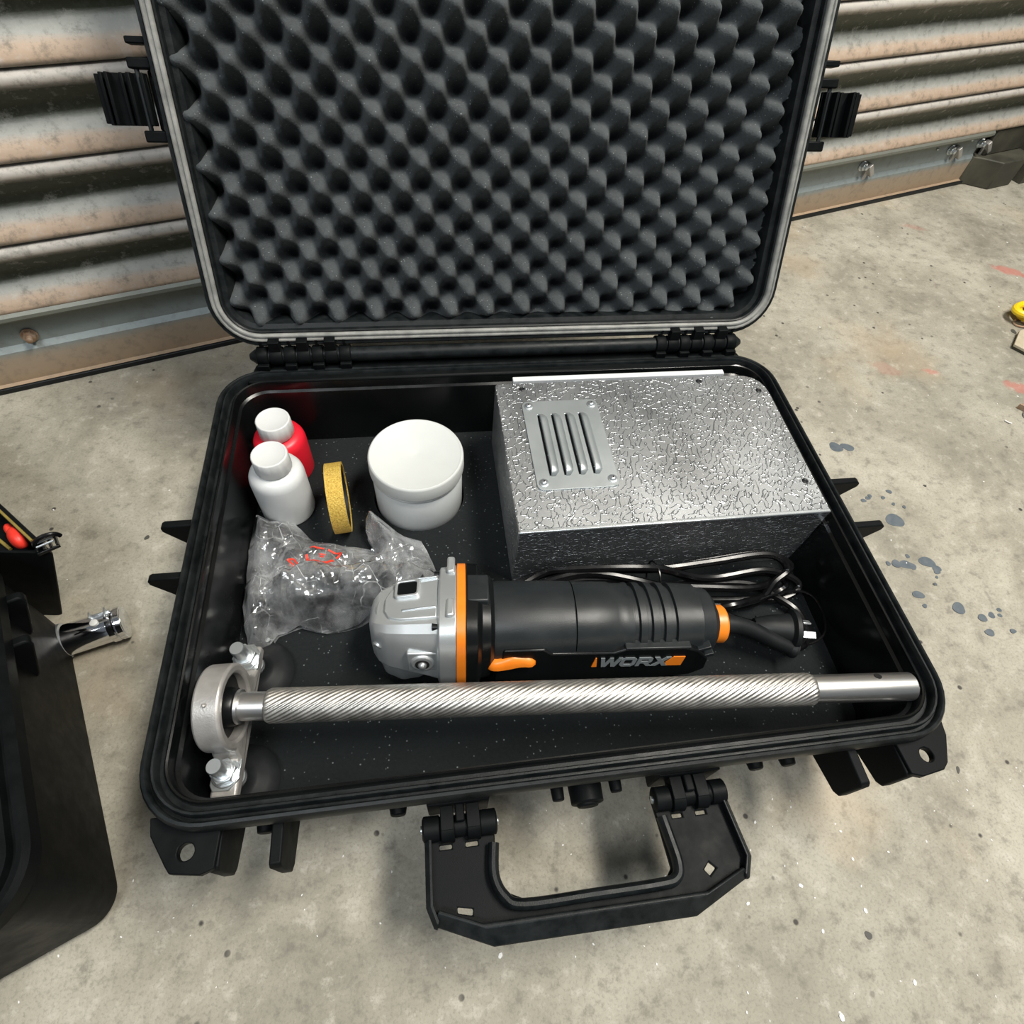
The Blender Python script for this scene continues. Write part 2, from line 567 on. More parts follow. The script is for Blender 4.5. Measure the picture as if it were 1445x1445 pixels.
def ico(c, r, sub=2):
    bm = bmesh.new()
    bmesh.ops.create_icosphere(bm, subdivisions=sub, radius=r)
    V = [v.co + Vector(c) for v in bm.verts]
    bm.verts.index_update()
    F = [tuple(v.index for v in f.verts) for f in bm.faces]
    bm.free()
    return V, F


def obj(name, geo, m, parent=None, bevel=0.0, angle=35, loc=None, rot=None, kind=None, label=None, subsurf=0, fix=True):
    me = bpy.data.meshes.new(name)
    me.from_pydata([tuple(v) for v in geo[0]], [], geo[1])
    if fix:
        bm = bmesh.new()
        bm.from_mesh(me)
        bmesh.ops.remove_doubles(bm, verts=bm.verts[:], dist=1e-6)
        bmesh.ops.recalc_face_normals(bm, faces=bm.faces[:])
        bm.to_mesh(me)
        bm.free()
    me.materials.append(M[m] if isinstance(m, str) else m)
    me.shade_smooth()
    me.set_sharp_from_angle(angle=radians(angle))
    o = bpy.data.objects.new(name, me)
    COL.objects.link(o)
    if parent is not None:
        o.parent = parent
    if loc:
        o.location = loc
    if rot:
        o.rotation_euler = rot
    if bevel:
        b = o.modifiers.new('bevel', 'BEVEL')
        b.width = bevel
        b.segments = 2
        b.limit_method = 'ANGLE'
        b.angle_limit = radians(40)
        b.harden_normals = False
    if subsurf:
        s = o.modifiers.new('subdivision', 'SUBSURF')
        s.levels = s.render_levels = subsurf
    if kind:
        o['kind'] = kind
    if label:
        o['label'] = label
    return o


def thing(name, label, cat, loc=(0, 0, 0), rotz=0.0, group=None):
    o = bpy.data.objects.new(name, None)
    COL.objects.link(o)
    o.empty_display_size = 0.02
    o.location = loc
    o.rotation_euler = (0, 0, rotz)
    o['label'] = label
    o['category'] = cat
    if group:
        o['group'] = group
    return o


def tag(o, label, cat, group=None):
    o['label'] = label
    o['category'] = cat
    if group:
        o['group'] = group
    return o


random.seed(4)

# ------------------------------------------------------------------ floor
fl = obj('floor', box(-2.2, 3.2, -2.2, 3.6, -0.05, 0.0), 'concrete', kind='structure')


def blob(x, y, r, ecc=1.0, ang=0.0, h=0.0004, n=26):
    pts = []
    ph = random.random() * 6
    for i in range(n):
        a = 2 * pi * i / n
        q = r * (1 + 0.10 * sin(2 * a + ph) + 0.07 * sin(3 * a + 2 * ph))
        px, py = q * ecc * cos(a), q * sin(a)
        pts.append((x + px * cos(ang) - py * sin(ang), y + px * sin(ang) + py * cos(ang)))
    return prism(pts, -0.0002, h)


spots = [(0.436, 0.255, 0.0105, 1.0), (0.419, 0.288, 0.0028, 1.2), (0.423, 0.291, 0.0026, 1), (0.412, 0.285, 0.0028, 1.2), (0.438, 0.287, 0.0026, 1),
         (0.450, 0.295, 0.0030, 1.2), (0.446, 0.277, 0.0022, 1), (0.457, 0.272, 0.0022, 1), (0.408, 0.200, 0.0048, 1.2),
         (0.419, 0.198, 0.0060, 1.3), (0.425, 0.1955, 0.0045, 1), (0.4445, 0.199, 0.0075, 1.2), (0.451, 0.190, 0.0048, 1), (0.449, 0.186, 0.003, 1.2),
         (0.413, 0.162, 0.0050, 1.3), (0.413, 0.149, 0.0026, 1), (0.4485, 0.143, 0.0068, 1.1), (0.468, 0.130, 0.0042, 1.3),
         (0.480, 0.132, 0.0036, 1.1), (0.492, 0.137, 0.0026, 1), (0.489, 0.131, 0.0024, 1), (0.426, 0.208, 0.0026, 1),
         (0.439, 0.172, 0.0018, 1), (0.445, 0.180, 0.0018, 1), (0.466, 0.114, 0.0040, 1.4), (0.492, 0.113, 0.0028, 1.2),
         (0.399, 0.201, 0.0028, 1), (0.416, 0.367, 0.0075, 1.3), (0.431, 0.366, 0.0060, 1.5)]
for k, (x, y, r, e) in enumerate(spots):
    obj('paint_spot', blob(x, y, r * 0.92, e, radians(-20), 0.0003 + 0.00006 * (k % 9)), 'blue_paint', fl)
for (x, y, r, e) in ((0.807, 0.574, 0.0042, 1.2), (0.357, -0.005, 0.0014, 2.2), (0.437, 0.172, 0.0014, 1), (0.219, -0.107, 0.0026, 1),
                     (0.500, 0.300, 0.0018, 1), (-0.370, 0.300, 0.002, 1.4)):
    obj('paint_spot', blob(x, y, r, e, radians(70)), 'dark_paint', fl, label='small dark spot')
# tiny white paint flecks
fk = []
named = [(0.160, -0.023, 0.0016), (0.229, -0.038, 0.0014), (0.230, -0.058, 0.0016), (0.262, -0.057, 0.0012), (0.180, -0.070, 0.0022),
         (0.177, -0.149, 0.0030), (0.240, -0.138, 0.0022), (0.224, -0.092, 0.0022), (0.185, -0.100, 0.0018), (0.134, -0.076, 0.0018),
         (-0.057, -0.083, 0.0024), (-0.141, -0.053, 0.0010), (0.0, -0.02, 0.001), (0.09, -0.02, 0.001)]
for x, y, r in named:
    fk.append(xf(ico((0, 0, 0), r, 1), (x, y, 0.0003), (0, 0, random.random() * 3), (1, 0.7, 0.35)))
for k in range(330):
    if k < 150:
        x, y = random.uniform(-0.42, 0.45), random.uniform(-0.20, 0.0)
    else:
        x, y = random.uniform(-0.7, 1.1), random.uniform(-0.2, 0.95)
    r = random.uniform(0.0003, 0.00095) * (1 + max(0, y))
    fk.append(xf(ico((0, 0, 0), r, 1), (x, y, 0.0002), (0, 0, random.random() * 3), (1.3, 0.7, 0.35)))
obj('paint_flecks', join(*fk), 'fleck', fl, kind='stuff')

# ------------------------------------------------------------------ roller door (back), local X along the door, local -Y toward the viewer
DA = atan2(0.3070365, 0.95169774)
door = bpy.data.objects.new('door_1', None)
COL.objects.link(door)
door.location = (-0.572, 0.510, 0)
door.rotation_euler = (0, 0, DA)
door['kind'] = 'structure'
door['label'] = 'weathered corrugated steel roller door behind the open case'

SX0, SX1 = -1.5, 1.755
PITCH = 0.0715


def slat_mesh():
    # (height, protrusion toward the viewer)
    prof = [(-0.004, 0.0005), (0.0, 0.012), (0.002, 0.0145), (0.006, 0.0140), (0.012, 0.0110), (0.018, 0.0070), (0.024, 0.0030),
            (0.029, 0.0008), (0.034, 0.0000), (0.039, 0.0010), (0.044, 0.0045), (0.050, 0.0095), (0.056, 0.0140), (0.060, 0.0165),
            (0.064, 0.0170), (0.0675, 0.0150), (0.0695, 0.0110), (0.0700, 0.0020)]
    nx = 2
    me = bpy.data.meshes.new('slat')
    V, F, UV = [], [], []
    th = 0.0012
    H = prof[-1][0]
    for side in (0, 1):
        for h, p in prof:
            for i in range(nx):
                V.append((SX0 + (SX1 - SX0) * i / (nx - 1), 0.017 - p + side * th, h))
                UV.append((i, max(h, 0) / H))
    n = len(prof)
    for side in (0, 1):
        o = side * n * nx
        for k in range(n - 1):
            q = (o + k * nx, o + k * nx + 1, o + (k + 1) * nx + 1, o + (k + 1) * nx)
            F.append(q if side == 0 else tuple(reversed(q)))
    me.from_pydata(V, [], F)
    ul = me.uv_layers.new(name='UVMap')
    for lp in me.loops:
        ul.data[lp.index].uv = UV[lp.vertex_index]
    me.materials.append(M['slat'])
    me.shade_smooth()
    return me


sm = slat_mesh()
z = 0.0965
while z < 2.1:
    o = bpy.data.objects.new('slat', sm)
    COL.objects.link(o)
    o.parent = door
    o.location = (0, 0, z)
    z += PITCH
# dark backing behind the gaps
obj('backing_sheet', box(-1.5, 1.9, 0.021, 0.026, 0.0, 2.15), 'grime', door)
# bottom rail: folded sheet
RX1 = 1.640
prof = [(0.000, 0.006), (0.000, 0.010), (0.040, 0.010), (0.046, 0.0145), (0.074, 0.0150), (0.080, 0.004), (0.0845, -0.001), (0.0885, -0.001),
        (0.0925, 0.003), (0.0925, 0.010), (0.090, 0.018), (0.005, 0.018)]
vs = []
loops = []
for x in (SX0, RX1):
    loops.append([(x, y + 0.0005, h + 0.007) for h, y in [(a, b) for a, b in prof]])
obj('bottom_rail', loft(loops), 'rail', door, angle=25)
obj('rubber_strip', join(box(SX0, RX1 + 0.10, 0.004, 0.016, 0.0, 0.0065)), 'rubber', door, bevel=0.001)
# end bracket that steps down at the right of the rail
obj('end_bracket', join(prism([(RX1 - 0.002, 0.008), (RX1 + 0.012, 0.000), (RX1 + 0.040, -0.030), (RX1 + 0.105, -0.030), (RX1 + 0.14, 0.0), (RX1 + 0.14, 0.03), (RX1 - 0.002, 0.03)], 0.0, 0.050),
                        box(RX1 + 0.02, RX1 + 0.25, 0.006, 0.016, 0.05, 0.095)), 'grime', door, bevel=0.002)
obj('guide_post', join(box(1.77, 1.79, -0.035, 0.05, 0.0, 2.15), box(1.77, 1.86, -0.035, -0.030, 0.05, 2.15)), 'grime', door, bevel=0.001)


def bolt_geo(big=1.0):
    hexr = [(cos(pi / 3 * i) * 0.0065 * big, sin(pi / 3 * i) * 0.0065 * big) for i in range(6)]
    a = prism(hexr, 0.001, 0.006)
    b = lathe([(0.0085 * big, 0), (0.0085 * big, 0.0012)], 16)
    c = lathe([(0.0035, 0.006), (0.0035, 0.011), (0.002, 0.012)], 12)
    return xf(join(a, b, c), rot=(pi / 2, 0, 0))


for x, h, mt in ((0.062, 0.062, 'rusty'), (1.335, 0.072, 'zinc'), (1.560, 0.070, 'zinc'), (1.640, 0.072, 'zinc')):
    b = obj('bolt', bolt_geo(1.0), mt, door, loc=(x, 0.0148, h))
for x in (1.568, 1.650, 1.341):
    obj('bracket_tab', join(xf(box(-0.012, 0.012, -0.012, 0.0, -0.004, 0.004), rot=(0, radians(50), 0)), box(-0.004, 0.004, -0.004, 0.001, -0.020, 0.0)), 'cast_grey', door,
        loc=(x + 0.010, 0.0150, 0.066), bevel=0.001)
obj('bolt', xf(ico((0, 0, 0), 0.0025, 1), (1.608, 0.014, 0.081)), 'zinc', door)
obj('bolt', xf(ico((0, 0, 0), 0.0025, 1), (1.520, 0.014, 0.076)), 'zinc', door)
w = obj('wall_right', box(1.86, 2.4, -0.02, 0.10, 0, 2.3), 'grime', None, kind='structure')
w.location = door.location
w.rotation_euler = door.rotation_euler


# ------------------------------------------------------------------ hard case
X0, X1, Y0, Y1 = -0.270, 0.270, 0.0, 0.3906


def ring_sections(secs, x0, x1, y0, y1, r, n=9):
    """secs: (inset, z) -> loops of a rounded rectangle"""
    return [rrect(x0 + i, x1 - i, y0 + i, y1 - i, max(r - i, 0.006), z, n) for i, z in secs]


def make_case(root, parts=True, front=True):
    # base shell: outside from the bottom up, over the rim, down the inside
    outer = [(0.034, 0.0), (0.026, 0.002), (0.0235, 0.008), (0.0195, 0.060), (0.0165, 0.104), (0.0155, 0.112), (0.010, 0.116), (0.003, 0.119),
             (0.0005, 0.122), (0.0, 0.126), (0.0005, 0.1325), (0.0018, 0.1345), (0.0036, 0.1350), (0.0046, 0.1340), (0.0050, 0.1300),
             (0.0068, 0.1300), (0.0072, 0.1345), (0.0080, 0.1360), (0.0092, 0.1360), (0.0100, 0.1345), (0.0104, 0.1285)]
    inner = [(0.0135, 0.1285), (0.0140, 0.1320), (0.0150, 0.1330), (0.0162, 0.1325), (0.0168, 0.1300), (0.0172, 0.1230), (0.0195, 0.1215), (0.0200, 0.1180),
             (0.0215, 0.098), (0.0235, 0.066), (0.0255, 0.040), (0.032, 0.030), (0.05, 0.028)]
    lo = ring_sections(outer, X0, X1, Y0, Y1, 0.042)
    base = obj('base_shell', loft(lo + ring_sections(inner[:1], X0, X1, Y0, Y1, 0.042), cap0=True, cap1=False), 'plastic_rim', root, angle=40)
    inn = obj('inner_liner', loft(ring_sections([(0.0104, 0.1284)] + inner, X0, X1, Y0, Y1, 0.042), cap0=False, cap1=True), 'plastic_in', base, angle=30)
    # ribs along the front, corner tabs with padlock holes
    for s in (-1, 1):
        ox = 0.001 if s > 0 else 0.0
        tab = [(s * 0.262, 0.012), (s * 0.2600, 0.002), (s * (0.2490 if s < 0 else 0.2510), -0.0150), (s * 0.2460, -0.0190), (s * 0.229, -0.0215), (s * 0.2215, -0.0190), (s * 0.2195, 0.012)]
        if s > 0:
            tab = tab[::-1]
        obj('padlock_tab', prism(tab, 0.1175, 0.1235, [circ2(s * 0.2385, -0.0085, 0.0047, 20)]), 'plastic', base, bevel=0.0008)
        for xr, dy in ((0.2232, 0.0200), (0.1885, 0.0225)):
            pts = [(0.012, 0.121), (-dy + 0.002, 0.121), (-dy, 0.118), (-dy, 0.089), (-dy + 0.004, 0.0845), (0.018, 0.074)]
            v, f = prism(pts, -0.0035, 0.0035)
            v = [(z, x, y) for x, y, z in [tuple(q) for q in v]]
            obj('rib', xf((v, f), (s * xr, 0, 0)), 'plastic', base, bevel=0.001)
        # slanted side fins
        for yy in (0.228, 0.180):
            tip = 0.3080 if s > 0 else 0.2985
            pts = [(0.252, 0.121), (tip - 0.0035, 0.121), (tip, 0.1185), (tip, 0.114), (0.264, 0.062), (0.252, 0.058)]
            v, f = prism(pts, -0.0032, 0.0032)
            v = [(s * x, -z, y) for x, y, z in [tuple(q) for q in v]]
            obj('rib', xf((v, f), (0, yy, 0)), 'plastic', base, bevel=0.0012)
    # small nubs under the front edge and the pressure valve
    for x in (-0.205, -0.120, 0.135, 0.160):
        obj('nub', cyl((x, 0.014, 0.085), (x, 0.002, 0.085), 0.007, 0.005, 12), 'plastic', base, bevel=0.001)
    obj('pressure_valve', join(cyl((0.006, 0.02, 0.095), (0.006, -0.007, 0.095), 0.0120, 0.0110, 24), cyl((0.006, -0.006, 0.095), (0.006, -0.009, 0.095), 0.008, 0.007, 20)), 'plastic', base, bevel=0.001)
    obj('nub', cyl((-0.014, 0.014, 0.1), (-0.014, -0.004, 0.1), 0.005, 0.004, 12), 'plastic', base, bevel=0.001)
    obj('nub', cyl((0.026, 0.014, 0.1), (0.026, -0.003, 0.1), 0.005, 0.004, 12), 'plastic', base, bevel=0.001)
    return base


case = thing('hard_case', 'large open black plastic hard case with egg-crate foam lid, holding the tools', 'case', (0, 0, 0), 0.0, 'black hard cases')
base = make_case(case)

# back ledge and hinge barrel
obj('hinge_ledge', prism([(-0.246, 0.374), (0.246, 0.374), (0.240, 0.3985), (0.232, 0.4015), (-0.232, 0.4015), (-0.240, 0.3985)][::1], 0.120, 0.1335), 'plastic', base, bevel=0.002)
obj('hinge_barrel', axis_lathe([(0.003, -0.243), (0.0066, -0.238), (0.0070, -0.236), (0.0070, 0.236), (0.0066, 0.238), (0.003, 0.243)], 'X', 24), 'plastic_rim', base, loc=(0, 0.3985, 0.1425))
for s in (-1, 1):
    for k in range(7):
        x = s * (0.156 + 0.0125 * k)
        if k % 2 == 0:
            geo = join(axis_lathe([(0.0086, -0.0052), (0.0090, -0.0046), (0.0090, 0.0046), (0.0086, 0.0052)], 'X', 20), box(-0.0052, 0.0052, -0.012, 0.003, -0.012, -0.002))
            obj('hinge_knuckle', xf(geo, (x, 0.3985, 0.1425)), 'plastic', base, bevel=0.0006)
    obj('hinge_pin', cyl((s * 0.150, 0.3985, 0.1425), (s * 0.239, 0.3985, 0.1425), 0.0034, n=12), 'zinc', base)

# foam pad in the base: flat foam with a cut-out around the jar and the bottle
fp = ring_sections([(0.0232, 0.029), (0.0232, FOAM - 0.002), (0.0245, FOAM)], X0, X1, Y0, Y1, 0.042)


def foam_pad():
    outline = rrect(X0 + 0.0236, X1 - 0.0236, Y0 + 0.0236, Y1 - 0.0236, 0.02, 0, 6)
    outline = [(x, y) for x, y, _ in outline]
    jar_hole = circ2(-0.0955, 0.289, 0.0432, 36)
    return prism(outline, 0.029, FOAM, [jar_hole])


obj('foam_pad', foam_pad(), 'foam', base, bevel=0.001, label='flat black foam sheet lining the bottom')

# ---------------- lid: local X = x, local Y = up the lid, local Z = toward the camera side (inside)
LW, LH, LD = 0.540, 0.3906, 0.048
lid = bpy.data.objects.new('lid_shell', None)
sec_out = [(0.030, -LD), (0.016, -LD + 0.001), (0.0105, -LD + 0.006), (0.0085, -0.016), (0.0070, -0.013), (0.0012, -0.0105), (0.0, -0.008),
           (0.0, -0.002), (0.0010, -0.0002), (0.0034, 0.0)]
sec_in = [(0.0125, 0.0), (0.0138, -0.001), (0.0145, -0.006), (0.0185, -0.0075), (0.0195, -0.010), (0.0205, -0.041), (0.03, -0.0440)]


def lid_loops(secs):
    return ring_sections(secs, -LW / 2, LW / 2, 0, LH, 0.042)


lid = obj('lid_shell', loft(lid_loops(sec_out + [(0.0036, -0.0018), (0.0122, -0.0018)] + sec_in)), 'plastic_rim', case, angle=35)
lid.location = (0, 0.3990707, 0.01840579 + RIM)
lid.rotation_euler = (atan2(0.91370033, 0.4063886), 0, 0)
# grey seal standing proud of the rim: two rounded beads
gs = [(0.0040, -0.0016), (0.0042, 0.0010), (0.0050, 0.0017), (0.0060, 0.0016), (0.0068, 0.0004), (0.0078, 0.0004), (0.0086, 0.0018), (0.0100, 0.0020), (0.0112, 0.0010), (0.0116, -0.0016)]
obj('gasket', loft(lid_loops(gs), cap0=False, cap1=False), 'gasket', lid, angle=50, label='grey weathered rubber seal around the lid rim')

# egg-crate foam: one sheet of alternating peaks and hollows
PX, PU = 0.0350, 0.0350
rot = radians(-1.3)


def egg_h(x, u):
    dx, du = x + 0.159, u - 0.0225
    xr, ur = dx * cos(rot) - du * sin(rot), dx * sin(rot) + du * cos(rot)
    c = cos(2 * pi * xr / PX) * cos(2 * pi * ur / PU)
    c += 0.05 * noise.noise(Vector((x * 30, u * 30, 0)))
    t = max(0.0, (c + 1) / 2)
    return -0.0430 + 0.0400 * (t ** 0.90)


def egg_foam():
    x0, x1, u0, u1 = -0.2545, 0.2530, 0.0145, 0.3755
    d = 0.0021
    nx, nu = int((x1 - x0) / d), int((u1 - u0) / d)
    V, F = [], []
    for j in range(nu + 1):
        for i in range(nx + 1):
            x = x0 + (x1 - x0) * i / nx
            u = u0 + (u1 - u0) * j / nu
            h = egg_h(x, u)
            e = min(x - x0, x1 - x, u - u0, u1 - u)
            # the cut edge wanders with the peaks
            wob = 0.0035 * (1 if (h > -0.016) else -1) * max(0, 1 - e / 0.006)
            if x - x0 == e:
                x -= wob * 0.8
            elif x1 - x == e:
                x += wob * 0.8
            elif u - u0 == e:
                u -= wob * 0.7
            else:
                u += wob * 0.7
            V.append((x, u, h))
    for j in range(nu):
        for i in range(nx):
            a = j * (nx + 1) + i
            F.append((a, a + 1, a + nx + 2, a + nx + 1))
    # side skirt down to the lid back
    border = [i for i in range(nx + 1)] + [j * (nx + 1) + nx for j in range(1, nu + 1)] + [nu * (nx + 1) + i for i in range(nx - 1, -1, -1)] + [j * (nx + 1) for j in range(nu - 1, 0, -1)]
    o = len(V)
    for b in border:
        V.append((V[b][0] * 0.998, V[b][1], -0.0436))
    n = len(border)
    for k in range(n):
        F.append((border[k], o + k, o + (k + 1) % n, border[(k + 1) % n]))
    return V, F


obj('egg_crate_foam', egg_foam(), 'egg_foam', lid, angle=80, label='dark grey egg-crate foam with rows of peaks')

# lid hinge knuckles (between the base ones) with arms up to the lid
inv = lid.matrix_basis.inverted()


def to_lid(geo):
    return [inv @ Vector(v) for v in geo[0]], geo[1]


for s in (-1, 1):
    for k in range(7):
        x = s * (0.156 + 0.0125 * k)
        if k % 2 == 1:
            geo = join(axis_lathe([(0.0082, -0.0058), (0.0086, -0.0052), (0.0086, 0.0052), (0.0082, 0.0058)], 'X', 20),
                       box(-0.0050, 0.0050, -0.004, 0.0035, 0.002, 0.018))
            obj('hinge_knuckle', to_lid(xf(geo, (x, 0.3985, 0.1425))), 'plastic', lid, bevel=0.0006)
        else:
            geo = box(-0.0012, 0.0012, -0.002, 0.003, 0.002, 0.016)
            obj('hinge_web', to_lid(xf(geo, (x, 0.4015, 0.1425))), 'plastic', lid)

# side latches of the lid, folded out, ribs along the lid edge
for s in (-1, 1):
    br = [box(s * 0.262 if s > 0 else -0.286, 0.286 if s > 0 else s * 0.262, 0.207, 0.214, -0.016, -0.003),
          box(s * 0.262 if s > 0 else -0.286, 0.286 if s > 0 else s * 0.262, 0.160, 0.168, -0.016, -0.003),
          box(s * 0.262 if s > 0 else -0.276, 0.276 if s > 0 else s * 0.262, 0.168, 0.207, -0.018, -0.012)]
    obj('latch_bracket', join(*br), 'plastic', lid, bevel=0.0012)
    geo = []
    L = lambda a, b, z0, z1, u0=0.171, u1=0.2045: box(min(s * a, s * b), max(s * a, s * b), u0, u1, z0, z1)
    geo.append(L(0.2755, 0.3085, -0.0100, -0.0070))
    for a, h in ((0.2775, 0.0055), (0.2860, 0.0080), (0.2925, 0.0035), (0.3010, 0.0085), (0.3060, 0.0055)):
        geo.append(L(a - 0.0013, a + 0.0013, -0.0085, -0.007 + h))
    geo.append(L(0.306, 0.3115, -0.012, -0.0045, 0.172, 0.2035))
    obj('latch', join(*geo), 'plastic', lid, bevel=0.0006)
    obj('latch_pin', cyl((s * 0.281, 0.160, -0.0065), (s * 0.281, 0.214, -0.0065), 0.0018, n=10), 'grinder_black', lid)
# second, upper fins on the lid edge (just out of frame at the top they repeat)
for s in (-1, 1):
    obj('rib', box(min(s * 0.262, s * 0.284), max(s * 0.262, s * 0.284), 0.222, 0.2265, -0.016, -0.004), 'plastic', lid, bevel=0.001)

# ---------------- carry handle, swung down and forward
hz0, hz1 = 0.0835, 0.0925
out_p = [(-0.1020, -0.006), (-0.1028, -0.052), (-0.0990, -0.0610), (-0.0640, -0.0740), (0.0630, -0.0750), (0.1030, -0.0600),
         (0.1080, -0.0500), (0.1020, -0.0060), (0.0520, -0.0060), (0.0535, -0.0250), (0.0550, -0.0500), (0.0510, -0.0545), (0.0420, -0.0550), (-0.0430, -0.0545), (-0.0540, -0.0495), (-0.0590, -0.0410),
         (-0.0570, -0.0060)]
slots = [[(-0.0850, -0.0570), (-0.0760, -0.0592), (-0.0755, -0.0558), (-0.0850, -0.0538)], [(0.0765, -0.0535), (0.0795, -0.0575), (0.0850, -0.0535), (0.0810, -0.0495)],
         [(-0.0940, -0.0215), (-0.0860, -0.0215), (-0.0860, -0.0188), (-0.0940, -0.0188)], [(-0.0770, -0.0215), (-0.0690, -0.0215), (-0.0690, -0.0188), (-0.0770, -0.0188)],
         [(0.0640, -0.0215), (0.0715, -0.0215), (0.0715, -0.0190), (0.0640, -0.0190)], [(0.0810, -0.0215), (0.0885, -0.0215), (0.0885, -0.0190), (0.0810, -0.0190)]]
handle = obj('carry_handle', prism(out_p, hz0 - 0.001, hz0 + 0.0030, slots), 'plastic', case, bevel=0.0008)
# raised outer wall of the handle, with a bevelled grip
hp = [(-0.1022, -0.012), (-0.1030, -0.0520), (-0.0990, -0.0625), (-0.0640, -0.0760), (0.0630, -0.0770), (0.1030, -0.0610), (0.1082, -0.0500), (0.1030, -0.0120)]


def wall_strip(pts, wid, z0, z1):
    """strip of rectangular section inside the polyline (left side)"""
    loops = []
    n = len(pts)
    for i in range(n):
        a = Vector(pts[max(i - 1, 0)])
        b = Vector(pts[min(i + 1, n - 1)])
        c = Vector(pts[i])
        d1 = (c - a).normalized() if i else (b - c).normalized()
        d2 = (b - c).normalized() if i < n - 1 else d1
        nn = (Vector((-d1.y, d1.x)) + Vector((-d2.y, d2.x))).normalized()
        k = wid / max(0.5, nn.dot(Vector((-d1.y, d1.x))))
        q = c + nn * k
        loops.append([(c.x, c.y, z0), (c.x - nn.x * 0.001, c.y - nn.y * 0.001, z1 - 0.003), (c.x + nn.x * 0.002, c.y + nn.y * 0.002, z1), (q.x, q.y, z1), (q.x, q.y, z0)])
    return loft(loops)


for seg in (hp[:3] + [(-0.0975, -0.0630)], [(0.1015, -0.0617)] + hp[5:]):
    obj('outer_wall', wall_strip(seg, 0.0034, hz0 - 0.003, hz1 + 0.0008), 'plastic_rim', handle, bevel=0.0008)
# grip: top edge near the hand opening, broad bevel falling to the front
gl0 = []
for (xa_, yb_), (xf_, yf_) in (((-0.0960, -0.0540), (-0.1000, -0.0618)), ((-0.0700, -0.0640), (-0.0645, -0.0765)), ((0.0740, -0.0652), (0.0635, -0.0775)), ((0.1000, -0.0555), (0.1030, -0.0615))):
    gl0.append([(xa_, yb_, hz0), (xa_, yb_, hz1 + 0.0012), (xa_ * 0.75 + xf_ * 0.25, yb_ * 0.8 + yf_ * 0.2, hz1 + 0.0018), (xf_, yf_, hz0 + 0.0035), (xf_, yf_, hz0 - 0.0045), (xa_, yb_ - 0.002, hz0 - 0.0045)])
obj('grip', loft(gl0), 'plastic_rim', handle, bevel=0.0012)
obj('inner_bead', tube(smooth_path([(-0.0590, -0.022, hz1 - 0.002), (-0.0608, -0.040, hz1 - 0.002), (-0.0555, -0.0520, hz1 - 0.002), (-0.0440, -0.0577, hz1 - 0.002), (0.000, -0.0580, hz1 - 0.002), (0.0430, -0.0580, hz1 - 0.002),
                                    (0.0550, -0.0560, hz1 - 0.002), (0.0585, -0.0480, hz1 - 0.002), (0.0570, -0.032, hz1 - 0.002), (0.0555, -0.020, hz1 - 0.002)], 5), 0.0036, 10, flat=1.5), 'plastic_rim', handle)
for s, xa, xb in ((-1, -0.1045, -0.0555), (1, 0.0525, 0.1045)):
    obj('pivot_barrel', join(axis_lathe([(0.0060, xa), (0.0080, xa + 0.001), (0.0080, xa + 0.011), (0.0068, xa + 0.0115), (0.0068, xb - 0.0115), (0.0080, xb - 0.011), (0.0080, xb - 0.001), (0.0060, xb)], 'X', 20)),
        'plastic', handle, loc=(0, -0.0090, 0.0890), bevel=0.0004)
    for k, xx in enumerate((xa + 0.0165, xa + 0.0335)):
        obj('pivot_lug', join(xf(axis_lathe([(0.0090, -0.0045), (0.0095, -0.0040), (0.0095, 0.0040), (0.0090, 0.0045)], 'X', 20), (xx, -0.0090, 0.0890)),
                              box(xx - 0.0042, xx + 0.0042, -0.012, 0.018, 0.086, 0.0985)), 'plastic', base, bevel=0.0008)
    obj('pivot_pin', cyl((xa - 0.001, -0.009, 0.089), (xb + 0.001, -0.009, 0.089), 0.0026, n=12), 'zinc', base)
    obj('pivot_mount', join(box(xa + 0.004, xb - 0.004, 0.002, 0.02, 0.070, 0.104), box(xa + 0.022, xa + 0.028, -0.008, 0.01, 0.078, 0.100)), 'plastic', base, bevel=0.001)

# ------------------------------------------------------------------ bottles and jar


def bottle(label, mt, x, y, h, rz):
    t = thing('bottle', label, 'bottle', (x, y, FOAM), rz, 'small bottles with white caps')
    hb = h - 0.019
    obj('body', lathe([(0.0200, 0.0), (0.0226, 0.001), (0.0236, 0.0035), (0.0236, hb - 0.010), (0.0230, hb - 0.006), (0.0212, hb - 0.0022), (0.0185, hb - 0.0004),
                       (0.0150, hb + 0.0008), (0.0125, hb + 0.0012), (0.0118, hb + 0.002), (0.0118, hb + 0.006)], 48), mt, t, angle=60)
    # cap with fine vertical ridges and a recessed top
    prof = [(0.0150, hb + 0.0022), (0.0155, hb + 0.0027), (0.0150, h - 0.0010), (0.0144, h - 0.0002), (0.0136, h), (0.0130, h - 0.0004), (0.0126, h - 0.0007), (0.0, h - 0.0007)]
    n = 96
    V, F = lathe(prof[:-1], n)
    cap = []
    for q in V:
        q = Vector(q)
        r = hypot(q.x, q.y)
        if r > 0.0147:
            a = atan2(q.y, q.x)
            k = 1 + 0.006 * (1 if int((a + pi) / (2 * pi) * n) % 2 else -1)
            q.x *= k
            q.y *= k
        cap.append(q)
    obj('cap', (cap, F), 'white_cap', t, angle=60, label='white screw cap')
    return t


bottle('small red plastic bottle with a white screw cap, behind the white bottle', 'red_bottle', -0.2200, 0.3290, 0.0700, 0.3)
wb_ = bottle('small milky white bottle with white cap, in front of the red bottle', 'white_bottle', -0.2165, 0.2810, 0.0780, 0.0)

